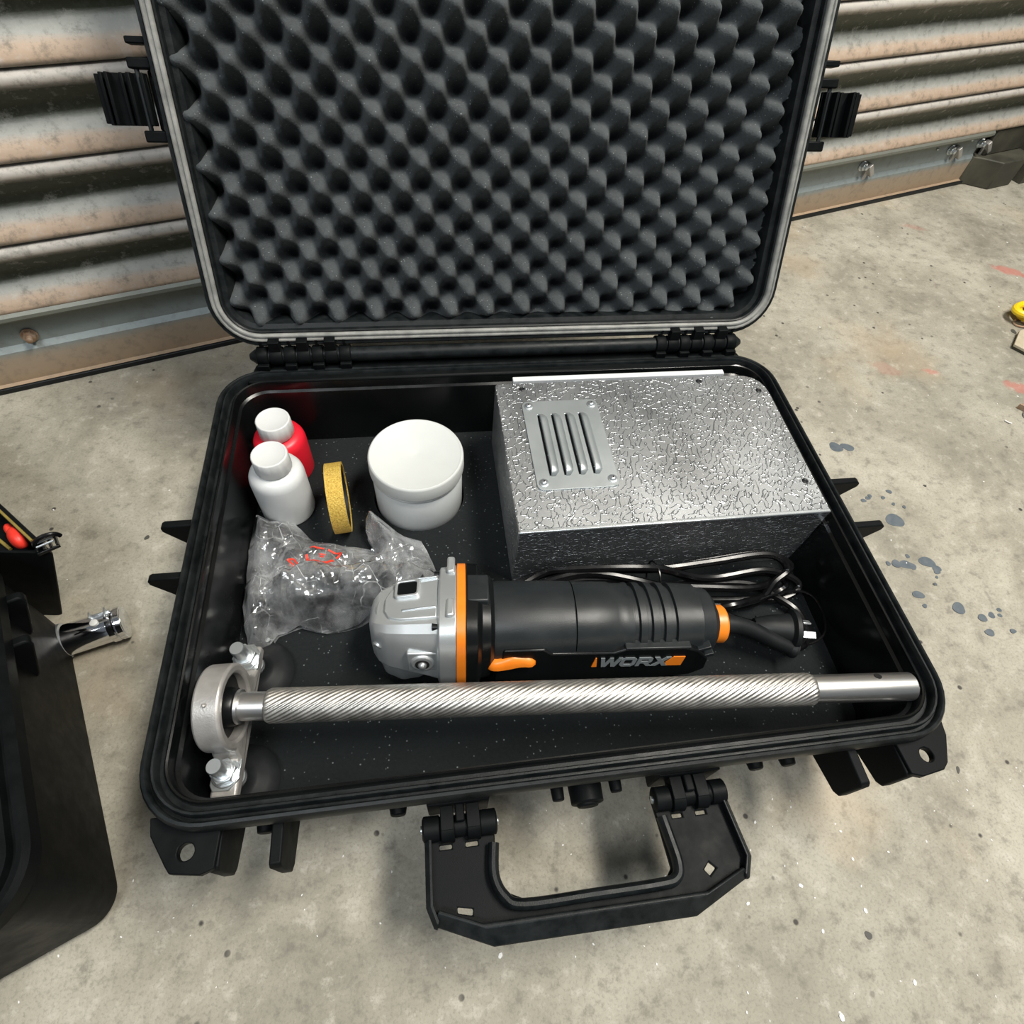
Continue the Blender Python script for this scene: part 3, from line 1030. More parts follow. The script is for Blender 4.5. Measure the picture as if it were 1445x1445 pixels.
jar = thing('jar', 'round white plastic jar with a flat lid standing between gold ring and silver box', 'jar', (-0.0955, 0.289, FOAM - 0.012))
hj = 0.072
obj('body', lathe([(0.036, 0.0), (0.0400, 0.0008), (0.0412, 0.003), (0.0412, 0.050), (0.0404, 0.0515), (0.0404, hj - 0.014)], 64), 'jar', jar, angle=50)
obj('neck_ring', lathe([(0.0405, hj - 0.0195), (0.0418, hj - 0.0192), (0.0420, hj - 0.0178), (0.0405, hj - 0.0172)], 64), 'jar', jar)
obj('lid', lathe([(0.0418, hj - 0.0160), (0.0428, hj - 0.0155), (0.0430, hj - 0.0140), (0.0427, hj - 0.0022), (0.0420, hj - 0.0006), (0.0410, hj), (0.0400, hj - 0.0004), (0.0392, hj - 0.0010),
                  (0.0040, hj - 0.0010), (0.0030, hj - 0.0013)], 80), 'jar_lid', jar, angle=40, label='satin white screw lid')

# gold grit ring standing on edge
gr_ = thing('grit_ring', 'gold gritty band standing on edge between white bottle and white jar', 'ring', (-0.1665, 0.2655, FOAM), radians(6))
R1 = 0.0318
w2 = 0.0072
obj('band', xf(axis_lathe([(R1 - 0.0025, -w2), (R1, -w2), (R1, w2), (R1 - 0.0025, w2), (R1 - 0.0025, -w2)], 'X', 72, False, False), (0, 0, R1)), 'gold', gr_, angle=40)
obj('backing_band', xf(axis_lathe([(R1 - 0.0058, -w2 + 0.001), (R1 - 0.0026, -w2 + 0.001), (R1 - 0.0026, w2 - 0.001), (R1 - 0.0058, w2 - 0.001), (R1 - 0.0058, -w2 + 0.001)], 'X', 72, False, False), (0, 0, R1)),
    'rubber', gr_, angle=40, label='dark inner face of the band')

# ------------------------------------------------------------------ silver box
sb = thing('metal_box', 'silver embossed aluminium box with a louvred vent plate, filling the back right corner', 'box', (0, 0, 0))
BT = 0.139
bx0, bx1, by0, by1 = -0.0180, 0.2490, 0.1840, 0.3530


def round_poly(pts, rs, n=5):
    out = []
    m = len(pts)
    for i, (p, r) in enumerate(zip(pts, rs)):
        p = Vector(p)
        a = (Vector(pts[i - 1]) - p).normalized()
        b = (Vector(pts[(i + 1) % m]) - p).normalized()
        for k in range(n + 1):
            t = k / n
            p0, p2 = p + a * r, p + b * r
            out.append(tuple((1 - t) ** 2 * p0 + 2 * t * (1 - t) * p + t * t * p2))
    return out


outl = round_poly([(bx0, by0), (bx1, by0), (bx1 + 0.001, by1), (bx0, by1)], [0.001, 0.001, 0.028, 0.004])
V, F = loft([[(x, y, FOAM) for x, y in outl], [(x, y, BT) for x, y in outl]])
shell = obj('box_body', (V, F), 'stucco', sb, bevel=0.0012, angle=30)
# folded front lip: thin bright edge on the front top and left corner
obj('folded_edge', join(box(bx0 + 0.0005, bx1 - 0.0005, by0 - 0.0008, by0 + 0.0026, BT - 0.0022, BT + 0.0007), box(bx0 - 0.0005, bx0 + 0.0010, by0 - 0.0006, by0 + 0.0018, FOAM + 0.042, BT)), 'zinc', sb, bevel=0.0011)
# black push rivets
for x, y in ((0.0070, 0.3445), (0.2395, 0.3300), (0.2395, 0.2170), (0.1830, 0.3460)):
    obj('rivet', xf(lathe([(0.0026, 0), (0.0028, 0.0006), (0.0018, 0.0012), (0.0008, 0.0008)], 16), (x, y, BT)), 'rubber', sb, label='small black rivet')
# vent plate
vent = bpy.data.objects.new('vent_plate', None)
vx0, vx1, vy0, vy1 = 0.0035, 0.0745, 0.2235, 0.3270
po = [(x, y) for x, y, _ in rrect(vx0, vx1, vy0, vy1, 0.006, 0, 5)]
lx = (0.0170, 0.0297, 0.0424, 0.0551)
ly0, ly1 = 0.2375, 0.3105
vent = obj('vent_plate', prism(po, BT, BT + 0.0013, [[(x - 0.0012, ly0 + 0.001), (x + 0.0012, ly0 + 0.001), (x + 0.0012, ly1 - 0.001), (x - 0.0012, ly1 - 0.001)] for x in lx]), 'plate_alu', sb, bevel=0.0003)
for x in lx:
    # quarter-round hood opening to the left
    loops = []
    m = 16
    for i in range(m + 1):
        t = i / m
        y = ly0 + (ly1 - ly0) * t
        e = min(t, 1 - t) / 0.12
        k = sqrt(max(0.0, 1 - (1 - min(e, 1)) ** 2)) if e < 1 else 1.0
        k = max(k, 0.03)
        hgt = 0.0042 * k
        wid = 0.0076 * (0.45 + 0.55 * k)
        xs = x + 0.0002
        lp = []
        for a in range(9):
            q = a / 8 * pi / 2
            lp.append((xs + wid * (1 - cos(q)) * 0.0 + wid * sin(q), y, BT + 0.0012 + hgt * cos(q)))
        loops.append(lp)
    V, F = loft(loops, closed=False, cap0=False, cap1=False)
    n = len(V)
    o = obj('louver', (V, F), 'plate_alu', vent, angle=70, fix=False)
    sd = o.modifiers.new('solidify', 'SOLIDIFY')
    sd.thickness = 0.0006
    obj('louver_slot', box(x - 0.0012, x + 0.0006, ly0 + 0.002, ly1 - 0.002, BT + 0.0001, BT + 0.0009), 'dark', vent)
for x, y in ((0.0095, 0.3205), (0.0685, 0.3200), (0.0095, 0.2310), (0.0690, 0.2315)):
    geo = join(lathe([(0.0042, 0), (0.0042, 0.0005), (0.0038, 0.0007)], 20), lathe([(0.0030, 0.0006), (0.0029, 0.0015), (0.0022, 0.0024), (0.0011, 0.0028)], 20),
               )
    sc = obj('screw', xf(geo, (x, y, BT + 0.0013)), 'zinc', vent)
    obj('screw_socket', xf(prism([(cos(pi / 3 * i) * 0.0009, sin(pi / 3 * i) * 0.0009) for i in range(6)], 0, 0.0030), (x, y, BT + 0.0013)), 'dark', vent)

# white sheet squeezed behind the box
ws = obj('foam_sheet', box(0.0, 0.213, 0.3555, 0.3615, FOAM, 0.1395), 'white_sheet', bevel=0.0006)
tag(ws, 'thin white sheet wedged upright between silver box and the back wall of the case', 'sheet')

# ------------------------------------------------------------------ angle grinder
gr = thing('angle_grinder', 'black and orange corded angle grinder with silver gear head, lying across the case', 'angle grinder', (-0.068, 0.1170, FOAM + 0.001), radians(-4.6))
ROLL = radians(-14)
gr.rotation_euler = (ROLL, 0, radians(-4.6))
CZ = 0.0420


def superell(x, ry, rz, e=2.4, cy=0.0, cz=CZ, n=40):
    out = []
    for i in range(n):
        a = 2 * pi * i / n + pi / n
        c, s = cos(a), sin(a)
        out.append((x, cy + ry * math.copysign(abs(c) ** (2 / e), c), cz + rz * math.copysign(abs(s) ** (2 / e), s)))
    return out


# body of the handle (barrel)
secs = []
for x, ry, rz, e in ((0.020, 0.0315, 0.0315, 2.3), (0.026, 0.0325, 0.0325, 2.3), (0.060, 0.0322, 0.0325, 2.3), (0.0835, 0.0318, 0.0322, 2.3)):
    secs.append(superell(x, ry, rz, e))
body = obj('motor_housing', loft(secs), 'grinder_black', gr, angle=35, bevel=0.0008)
secs = []
gro = (0.1300, 0.1395, 0.1490, 0.1585)
xs = [0.0842, 0.090, 0.112, 0.1150, 0.1200]
pts = [(0.0842, 1.0), (0.090, 1.0), (0.1130, 0.995), (0.1150, 0.965), (0.1235, 0.96)]
for gx in gro:
    pts += [(gx - 0.0032, 0.985), (gx - 0.0024, 0.985), (gx - 0.0014, 0.90), (gx + 0.0014, 0.90), (gx + 0.0022, 0.985)]
pts += [(0.1650, 0.975), (0.1810, 0.96), (0.1820, 0.90), (0.1920, 0.84), (0.1960, 0.70)]
for x, k in pts:
    t = max(0, (x - 0.10) / 0.10)
    secs.append(superell(x, 0.0315 * k * (1 - 0.06 * t), 0.0318 * k * (1 - 0.06 * t), 2.3))
obj('rear_housing', loft(secs), 'grinder_black', gr, angle=30)
# lower side panel carrying the switch and the lettering (both sides)
pan = [(0.024, -0.0200), (0.030, 0.0170), (0.060, 0.0175), (0.066, 0.0120), (0.112, 0.0120), (0.121, 0.0165), (0.168, 0.0165), (0.176, 0.0130), (0.186, 0.0030), (0.186, -0.0100), (0.176, -0.0170), (0.150, -0.0205)]


def side_panel(s):
    P = prism([(x, z) for x, z in pan], 0.0250, 0.0332)
    v = [(q[0], -s * q[2], CZ + q[1] - 0.006) for q in P[0]]
    return v, P[1]


for s in (1, -1):
    p_ = obj('side_panel', side_panel(s), 'grinder_dark', gr, bevel=0.0012)
    if s == 1:
        front_panel = p_
# ledges around the rear grip above the panel
obj('grip_ledge', join(xf(box(0, 0.050, -0.0345, -0.026, 0, 0.0022), (0.120, 0.001, CZ + 0.0098))), 'grinder_black', gr, bevel=0.0008)
for k, (xa, za) in enumerate(((0.176, 0.004), (0.180, -0.004))):
    obj('rear_vent', xf(box(0, 0.016, -0.0355, -0.024, -0.0016, 0.0016), (xa - 0.004, 0.004, CZ + za - 0.002), rot=(0, radians(-22), 0)), 'grinder_black', gr, bevel=0.0006)
# raised collar behind the gear head: faceted
cs = []
for x, r in ((0.0025, 0.0405), (0.0110, 0.0400), (0.0140, 0.0370), (0.0205, 0.0355), (0.0235, 0.0325)):
    cs.append(superell(x, r, r, 4.0 if x < 0.012 else 2.6, n=24))
obj('front_collar', loft(cs), 'grinder_dark', gr, angle=25, bevel=0.0006)
obj('collar_block', xf(box(0.003, 0.0195, -0.013, 0.013, 0.030, 0.0405), (0, 0.003, CZ)), 'grinder_black', gr, bevel=0.0015)
# orange ring
orr = [superell(x, r, r, 3.6, n=48) for x, r in ((-0.0042, 0.0400), (-0.0038, 0.0410), (0.0020, 0.0410), (0.0026, 0.0400))]
obj('orange_ring', loft(orr), 'orange', gr, angle=35, label='orange ring')
# silver flange and gear head
fls = [superell(x, r, r2, 3.6, n=48) for x, r, r2 in ((-0.0180, 0.0360, 0.0330), (-0.0165, 0.0390, 0.0375), (-0.0045, 0.0400, 0.0398), (-0.0042, 0.0395, 0.0392))]
flange = obj('gear_flange', loft(fls), 'cast_alu', gr, angle=30, bevel=0.0008)
for y in (-0.018, 0.024):
    obj('flange_rib', xf(box(-0.0115, -0.0055, -0.008, 0.008, 0, 0.0035), (0, y + 0.003, CZ + 0.0372), rot=(0, 0, 0)), 'cast_alu', flange, bevel=0.0015)
for y, zz in ((-0.024, 0.0285), (0.0265, 0.0285)):
    obj('screw', cyl((-0.0215, y, CZ + zz), (-0.0165, y, CZ + zz), 0.0030, n=14), 'grinder_dark', flange, label='black screw')


def headsec(x, hy, zb, zt, slope, n=1):
    """section of the gear head: flat top with bevelled shoulders, vertical cheeks"""
    sh = hy * 0.30
    P = [(hy, zb + 0.004), (hy, zt - slope), (hy - sh * 0.35, zt - slope * 0.35), (hy - sh, zt), (-hy + sh, zt), (-hy + sh * 0.35, zt - slope * 0.35), (-hy, zt - slope), (-hy, zb + 0.004), (-hy + 0.005, zb), (hy - 0.005, zb)]
    return [(x, y, CZ + z) for y, z in P]


hs = [headsec(-0.0170, 0.0330, -0.026, 0.0320, 0.0110), headsec(-0.0250, 0.0315, -0.024, 0.0300, 0.0110), headsec(-0.0400, 0.0292, -0.021, 0.0275, 0.0105),
      headsec(-0.0540, 0.0262, -0.019, 0.0250, 0.0100), headsec(-0.0620, 0.0215, -0.018, 0.0225, 0.0095), headsec(-0.0665, 0.0150, -0.016, 0.0190, 0.0080), headsec(-0.0685, 0.0090, -0.013, 0.0150, 0.0070)]
head = obj('gear_head', loft(hs), 'cast_alu', gr, angle=28, bevel=0.0012)
# top cover plate with step, ribs and nose lip
top = prism([(-0.018, -0.0180), (-0.018, 0.0185), (-0.046, 0.0165), (-0.054, 0.0125), (-0.0575, 0.004), (-0.0575, -0.006), (-0.0535, -0.0135), (-0.045, -0.0165)], 0.0, 0.0030)
obj('top_cover', xf(top, (0, 0, CZ + 0.0325), rot=(0, radians(-9), 0)), 'cast_alu', head, bevel=0.0010)
for y in (-0.0085, 0.0210):
    obj('cover_rib', xf(box(-0.044, -0.019, -0.0007, 0.0007, 0, 0.0040), (0, y, CZ + 0.0325), rot=(0, radians(-9), 0)), 'zinc', head, bevel=0.0005)
obj('nose_rib', tube(smooth_path([(-0.0560, 0.0150, CZ + 0.0205), (-0.0610, 0.0070, CZ + 0.0215), (-0.0625, -0.003, CZ + 0.0215), (-0.0600, -0.0120, CZ + 0.0205)], 4), 0.0012, 8), 'zinc', head)
# spindle lock: black button in a silver frame
fr_o = [(x, y) for x, y, _ in rrect(-0.0500, -0.0315, 0.0025, 0.0195, 0.003, 0, 4)]
fr_i = [(x, y) for x, y, _ in rrect(-0.0480, -0.0335, 0.0048, 0.0172, 0.002, 0, 4)]
obj('button_frame', xf(prism(fr_o, 0.0015, 0.0058, [fr_i]), (0, 0, CZ + 0.0325), rot=(0, radians(-9), 0)), 'cast_alu', head, bevel=0.0006)
obj('lock_button', xf(prism([(x * 0.985 - 0.0006, y) for x, y in fr_i], 0.0015, 0.0048), (0, 0, CZ + 0.0325), rot=(0, radians(-9), 0)), 'grinder_dark', head, bevel=0.0006, label='black spindle lock button')
# side handle boss and bolt on the near side
obj('handle_boss', join(cyl((-0.029, -0.026, CZ - 0.001), (-0.029, -0.0345, CZ - 0.001), 0.0100, 0.0085, 20), box(-0.040, -0.018, -0.0330, -0.024, CZ - 0.010, CZ + 0.010)), 'cast_alu', head, bevel=0.0012)
obj('handle_socket', cyl((-0.029, -0.0340, CZ - 0.001), (-0.029, -0.0350, CZ - 0.001), 0.0052, n=16), 'dark', head)
obj('socket_screw', xf(ico((0, 0, 0), 0.0034, 2), (-0.029, -0.0350, CZ - 0.001)), 'zinc', head)
obj('nose_screw', cyl((-0.0600, -0.0180, CZ + 0.0060), (-0.0625, -0.0215, CZ + 0.0040), 0.0040, n=14), 'zinc', head, bevel=0.0006)
# guard collar and spindle underneath
sg = []
n = 60
for r, zz in ((0.0185, CZ - 0.034), (0.0225, CZ - 0.033), (0.0230, CZ - 0.024), (0.0215, CZ - 0.0215), (0.0205, CZ - 0.017)):
    sg.append([((-0.042) + r * (1 + 0.02 * sin(10 * 2 * pi * i / n)) * cos(2 * pi * i / n), -0.002 + r * (1 + 0.02 * sin(10 * 2 * pi * i / n)) * sin(2 * pi * i / n), zz) for i in range(n)])
obj('guard_collar', loft(sg), 'zinc', head, angle=40)
obj('spindle', lathe([(0.0075, 0.0), (0.0075, 0.006), (0.0160, 0.006), (0.0160, 0.012)], 24), 'steel', head, loc=(-0.042, -0.002, 0.0))
# orange paddle switch on the near side
sw = []
for i, t in enumerate([k / 14 for k in range(15)]):
    x = 0.018 + 0.036 * t
    hgt = 0.0092 * max(0.30, sqrt(1 - abs(2 * t - 1) ** 3.2) * (1 - 0.18 * sin(2 * pi * t) ** 2))
    cz = CZ - 0.0050 + 0.0016 * (t - 0.5) * 2
    dep = 0.0075 - 0.0030 * max(0, sin(pi * (t * 1.4 - 0.35)))
    sw.append([(x, -0.0325 - dep * max(0.15, cos(a)) * (hgt / 0.0092) if abs(a) < pi / 2 else -0.0318, cz + hgt * sin(a)) for a in [2 * pi * j / 16 for j in range(16)]])
obj('switch', loft(sw), 'orange', gr, angle=60, label='orange slide switch')
# lettering and orange flashes on the side panel
PY = -0.0333


def letter(poly_list, x, z, sx, sz):
    geo = []
    for poly in poly_list:
        P = prism([(px * sx + 0.18 * pz * sz, pz * sz) for px, pz in poly], 0, 0.0007)
        geo.append(([(x + q[0], PY - q[2], z + q[1]) for q in P[0]], P[1]))
    return geo


Wl = [[(0, 1), (0.22, 1), (0.36, 0.38), (0.50, 1), (0.70, 1), (0.84, 0.38), (0.98, 1), (1.20, 1), (0.97, 0), (0.74, 0), (0.60, 0.58), (0.46, 0), (0.23, 0)]]
Xl = [[(0, 1), (0.32, 1), (0.52, 0.70), (0.72, 1), (1.04, 1), (0.69, 0.50), (1.04, 0), (0.72, 0), (0.52, 0.30), (0.32, 0), (0, 0), (0.35, 0.50)]]


def letter_holes(outer, holes, x, z, sx, sz):
    f = lambda L: [(px * sx + 0.18 * pz * sz, pz * sz) for px, pz in L]
    P = prism(f(outer), 0, 0.0007, [f(h) for h in holes])
    return [([(x + q[0], PY - q[2], z + q[1]) for q in P[0]], P[1])]


O_out = [(0.2, 0), (0.8, 0), (1.0, 0.2), (1.0, 0.8), (0.8, 1), (0.2, 1), (0, 0.8), (0, 0.2)]
O_in = [(0.3, 0.24), (0.7, 0.24), (0.76, 0.32), (0.76, 0.68), (0.7, 0.76), (0.3, 0.76), (0.24, 0.68), (0.24, 0.32)]
R_out = [(0, 0), (0.24, 0), (0.24, 0.32), (0.46, 0.32), (0.72, 0), (1.02, 0), (0.74, 0.34), (0.92, 0.44), (0.96, 0.62), (0.94, 0.86), (0.76, 1), (0, 1)]
R_in = [(0.24, 0.54), (0.66, 0.54), (0.72, 0.60), (0.72, 0.72), (0.66, 0.78), (0.24, 0.78)]
LS, LZ0, LH_ = 0.0125, CZ - 0.0095, 0.0105
lx0 = 0.1010
obj('lettering', join(*letter(Wl, lx0, LZ0, LS * 1.12, LH_), *letter_holes(O_out, [O_in], lx0 + 0.0163, LZ0, LS * 0.95, LH_),
                      *letter_holes(R_out, [R_in], lx0 + 0.0292, LZ0, LS * 0.95, LH_), *letter(Xl, lx0 + 0.0412, LZ0, LS * 0.98, LH_)), 'logo_grey', front_panel, angle=30,
    label='grey raised WORX lettering')
obj('orange_flash', join(([(lx0 - 0.0042 + a[0], PY - a[2] + 0.0002, LZ0 + a[1]) for a in prism([(0, 0), (0.0040, 0), (0.0030, LH_), (0.0020, LH_)], 0, 0.0007)[0]], prism([(0, 0), (0.0040, 0), (0.0030, LH_), (0.0020, LH_)], 0, 0.0007)[1])),
    'orange', front_panel, label='orange flash left of the lettering')
pf = prism([(0.0, 0), (0.0125, 0), (0.0140, LH_), (0.0050, LH_), (0.0, LH_ * 0.35)], 0, 0.0007)
obj('orange_flash', ([(lx0 + 0.0525 + a[0], PY - a[2] + 0.0002, LZ0 + a[1]) for a in pf[0]], pf[1]), 'orange', front_panel, label='orange flash right of the lettering')
# cord exit
obj('tail_block', xf(axis_lathe([(0.0200, 0.180), (0.0195, 0.192), (0.0165, 0.1985), (0.0140, 0.2000)], 'X', 28), (0, 0, CZ)), 'grinder_black', gr, angle=30)
obj('cord_collar', xf(axis_lathe([(0.0130, 0.1990), (0.0150, 0.2000), (0.0152, 0.2070), (0.0140, 0.2085), (0.0100, 0.2090)], 'X', 32), (0, 0, CZ - 0.003)), 'orange', gr, angle=35, label='orange cord collar')

# to grinder-local coordinates
gm = (Matrix.Translation(gr.location) @ Matrix.Rotation(radians(-4.6), 4, 'Z') @ Matrix.Rotation(ROLL, 4, 'X')).inverted()


def gl_(pts):
    return [gm @ Vector(p) for p in pts]


relief = gl_([(0.136, 0.1105, 0.098), (0.152, 0.109, 0.096), (0.167, 0.105, 0.092), (0.186, 0.0960, 0.086), (0.203, 0.0890, 0.081)])
obj('strain_relief', tube(smooth_path(relief, 6), lambda t: 0.0078 - 0.0022 * t if t < 0.93 else 0.0078, 16), 'rubber', gr)
# mains cord: long flattened loops gathered beside the box, then to the plug
random.seed(11)
cordp = [(0.203, 0.0890, 0.081), (0.216, 0.094, 0.076), (0.228, 0.108, 0.070), (0.228, 0.128, 0.068), (0.212, 0.143, 0.070)]
for k, (yt, yb, zt, zb, xr_) in enumerate(((0.176, 0.157, 0.088, 0.074, 0.232), (0.171, 0.150, 0.094, 0.080, 0.224), (0.162, 0.140, 0.082, 0.068, 0.236), (0.164, 0.146, 0.075, 0.066, 0.228))):
    cordp += [(0.190, yb - 0.002, zb), (0.140, yb + 0.002, zb + 0.002), (0.100, 0.158 - 0.002 * k, 0.080 + 0.004 * k), (0.040, 0.157 + 0.003 * k, 0.080 + 0.006 * k), (-0.010 - 0.005 * (k % 2), 0.160, 0.076 + 0.005 * k),
              (-0.014 + 0.006 * k, 0.172, 0.080 + 0.004 * k), (0.030, 0.178 - 0.003 * k, 0.086 + 0.005 * k), (0.100, 0.170 - 0.002 * k, 0.088 + 0.004 * k), (0.150, yt - 0.002, zt), (0.205, yt, zt + 0.002),
              (xr_, (yt + yb) / 2, (zt + zb) / 2), (xr_ - 0.014, yb + 0.001, zb)]
cordp += [(0.170, 0.131, 0.088), (0.150, 0.128, 0.086), (0.160, 0.121, 0.082), (0.176, 0.115, 0.080)]
obj('mains_cord', tube(smooth_path(gl_(cordp), 7), 0.0034, 8), 'cable', gr)
thin = [(0.185, 0.134, 0.080), (0.215, 0.142, 0.078), (0.240, 0.140, 0.076), (0.2465, 0.124, 0.075), (0.241, 0.104, 0.074), (0.226, 0.095, 0.074), (0.214, 0.096, 0.072)]
obj('tag_cord', tube(smooth_path(gl_(thin), 6), 0.0011, 6), 'cable', gr)
tw = [(0.1005 + 0.0005 * sin(a), 0.162 + 0.0150 * cos(a), 0.086 + 0.0160 * sin(a)) for a in [2 * pi * i / 20 for i in range(20)]]
obj('wire_tie', tube(gl_(tw), 0.0009, 6, closed=True), 'cable', gr)
# plug
plug = obj('plug', to_ := xf(join(axis_lathe([(0.0070, -0.034), (0.0085, -0.030), (0.0110, -0.020), (0.0125, -0.010), (0.0135, -0.006), (0.0175, -0.004), (0.0180, -0.001), (0.0165, 0.0005)], 'X', 28),
                                 *[xf(box(-0.0305 + 0.004 * i, -0.0285 + 0.004 * i, -0.010, 0.010, -0.0030, 0.0030), (0, 0, 0.0)) for i in range(3)]),
                            tuple(gm @ Vector((0.208, 0.104, 0.084))), (0, 0, radians(-8))), 'rubber', gr, angle=35)
for dy, dz, rr in ((-0.0058, 0.003, 25), (0.0058, 0.003, -25), (0.0, -0.0075, 90)):
    obj('plug_pin', xf(box(0, 0.0125, -0.0028, 0.0028, -0.0008, 0.0008), tuple(gm @ Vector((0.2085, 0.104 + dy, 0.086 + dz))), (radians(rr), 0, radians(-8))), 'zinc', gr, bevel=0.0003, label='shiny metal plug pin')

# ------------------------------------------------------------------ knurled steel bar with pillow block bearing and suction cups
ry0, ry1 = 0.0785, 0.0370
xl, xr = -0.2485, 0.2500
BZL, BZR = RIM - 0.0190, RIM - 0.0090
ang = atan2(ry1 - ry0, xr - xl)
tilt = atan2(BZR - BZL, xr - xl)
bar = thing('knurled_bar', 'long knurled steel bar with a grey pillow block bearing and suction cups at its left end', 'bar', (xl, ry0, BZL))
bar.rotation_euler = (0, -tilt, ang)
BL = hypot(xr - xl, ry1 - ry0)


def knurl(x0, x1, r, nth=192, pitch=0.0052):
    nx = int((x1 - x0) / 0.00095)
    V, F = [], []
    for i in range(nx + 1):
        x = x0 + (x1 - x0) * i / nx
        endf = min(1, (x - x0) / 0.003, (x1 - x) / 0.003)
        fade = 0.45 + 0.55 * min(1, abs((x - (x0 + x1) / 2) / ((x1 - x0) / 2)) * 1.1)
        for k in range(nth):
            a = 2 * pi * k / nth
            s = sin(2 * pi * (x / pitch) + 24 * a)
            d = 0.00036 * s * fade * endf
            q = r + d - 0.0010 * (1 - max(0, endf)) ** 2
            V.append((x, q * cos(a), q * sin(a)))
    for i in range(nx):
        for k in range(nth):
            j = (k + 1) % nth
            F.append((i * nth + k, i * nth + j, (i + 1) * nth + j, (i + 1) * nth + k))
    F.append(tuple(range(nth - 1, -1, -1)))
    F.append(tuple(nx * nth + k for k in range(nth)))
    return V, F


KX0, KX1 = 0.0460, 0.4260
obj('knurled_sleeve', knurl(KX0, KX1, 0.01130), 'knurl', bar, angle=80, fix=False, label='diagonally knurled middle of the bar')
obj('left_shaft', axis_lathe([(0.0085, 0.0), (0.0094, 0.0008), (0.0094, KX0 + 0.001)], 'X', 32), 'steel', bar)
# right end; a solid dark disc paints the shade of the cross hole
obj('right_shaft', axis_lathe([(0.0100, KX1 - 0.001), (0.0100, BL - 0.0010), (0.0092, BL), (0.0070, BL), (0.0070, BL - 0.012), (0.0001, BL - 0.012)], 'X', 40), 'steel', bar)
hv = Vector((BL - 0.0275, 0.0052, 0.0086))
hd = Vector((0, 0.52, 0.86))
obj('cross_hole', cyl(hv - hd * 0.0008, hv + hd * 0.0003, 0.0026, n=16), 'dark', bar, label='small drilled hole')
# bearing housing: pillow block ring across the bar (local YZ), feet along local Y
hx = 0.0175
hous_m = Matrix.Translation((hx, 0, 0)) @ Matrix.Rotation(-ang * 0.4, 4, 'Z') @ Matrix.Rotation(radians(-3.5), 4, 'Y')


def hxf(geo):
    return [hous_m @ Vector(v) for v in geo[0]], geo[1]


def yz_prism(poly, xa, xb, holes=()):
    """polygon in the local YZ plane extruded along X"""
    P = prism(poly, xa, xb, holes)
    return [(q[2], q[0], q[1]) for q in P[0]], P[1]


RO, RI = 0.0283, 0.0218
prof = [(-0.0520, -0.0305), (0.0520, -0.0305), (0.0525, -0.0225), (0.0330, -0.0220), (0.0290, -0.0195), (0.0275, -0.0150)]
a0 = atan2(-0.012, sqrt(RO * RO - 0.012 ** 2))
prof += [(RO * cos(a0 + (pi - 2 * a0) * i / 36), RO * sin(a0 + (pi - 2 * a0) * i / 36)) for i in range(37)]
prof += [(-0.0275, -0.0150), (-0.0290, -0.0195), (-0.0330, -0.0220), (-0.0525, -0.0225)]
housing = obj('bearing_housing', hxf(yz_prism(prof, -0.0088, 0.0088, [circ2(0, 0, RI, 48)])), 'cast_grey', bar, bevel=0.0018, angle=35)
for s in (-1, 1):
    ey = 0.0025 + s * 0.0398
    pad = prism([(-0.0094, -0.0085), (0.0094, -0.0085), (0.0094, 0.0040), (0.0040, 0.0110), (-0.0070, 0.0110), (-0.0094, 0.0070)], -0.0230, -0.0210)
    obj('foot_pad', hxf(([(q[0], ey + s * q[1], q[2]) for q in pad[0]], pad[1])), 'zinc', housing, bevel=0.0005, label='bright machined foot')
    hexp = [(cos(pi / 3 * i + 0.25) * 0.0086, sin(pi / 3 * i + 0.25) * 0.0086) for i in range(6)]
    nut = join(xf(prism(hexp, 0.0, 0.0050), (0, ey, -0.0202)), xf(lathe([(0.0072, 0.0050), (0.0066, 0.0058)], 24), (0, ey, -0.0202)), xf(lathe([(0.0096, 0), (0.0096, 0.0010)], 28), (0, ey, -0.0212)))
    obj('hex_nut', hxf(nut), 'zinc', bar, bevel=0.0005)
    k = 20
    th = [(0.0049 + (0.00025 if i % 2 else 0), -0.0350 + 0.0335 * i / k) for i in range(k + 1)] + [(0.0046, -0.0010)]
    obj('bolt', hxf(xf(lathe(th, 20), (0, ey, 0))), 'zinc', bar, angle=50)
    obj('bolt_sleeve', hxf(xf(lathe([(0.0066, -0.0375), (0.0070, -0.0370), (0.0070, -0.0340), (0.0066, -0.0336)], 20), (0.0008, ey, 0))), 'zinc', bar)
    cup = lathe([(0.0255, -0.0545), (0.0270, -0.0543), (0.0264, -0.0530), (0.0200, -0.0480), (0.0140, -0.0440), (0.0105, -0.0415), (0.0092, -0.0372), (0.0050, -0.0370)], 48)
    obj('suction_cup', hxf(xf(cup, (0.0010, ey, 0.0006), (0, radians(3), 0))), 'rubber', bar, angle=40, label='black rubber suction cup')
obj('bearing_insert', axis_lathe([(0.0096, hx - 0.0085), (0.0115, hx - 0.0085), (0.0120, hx - 0.0060), (0.0224, hx - 0.0045), (0.0224, hx + 0.0020), (0.0130, hx + 0.0020), (0.0125, hx + 0.0080), (0.0118, hx + 0.0090), (0.0096, hx + 0.0090)], 'X', 40), 'grinder_dark', housing, angle=35, label='black inner bearing race')
obj('lock_collar', axis_lathe([(0.0095, hx + 0.0091), (0.0112, hx + 0.0091), (0.0116, hx + 0.0097), (0.0112, hx + 0.0115), (0.0095, hx + 0.0117)], 'X', 32), 'steel', housing)
obj('grease_nipple', hxf(xf(ico((0, 0, 0), 0.0016, 1), (0, -0.008, 0.0283))), 'cast_grey', housing)

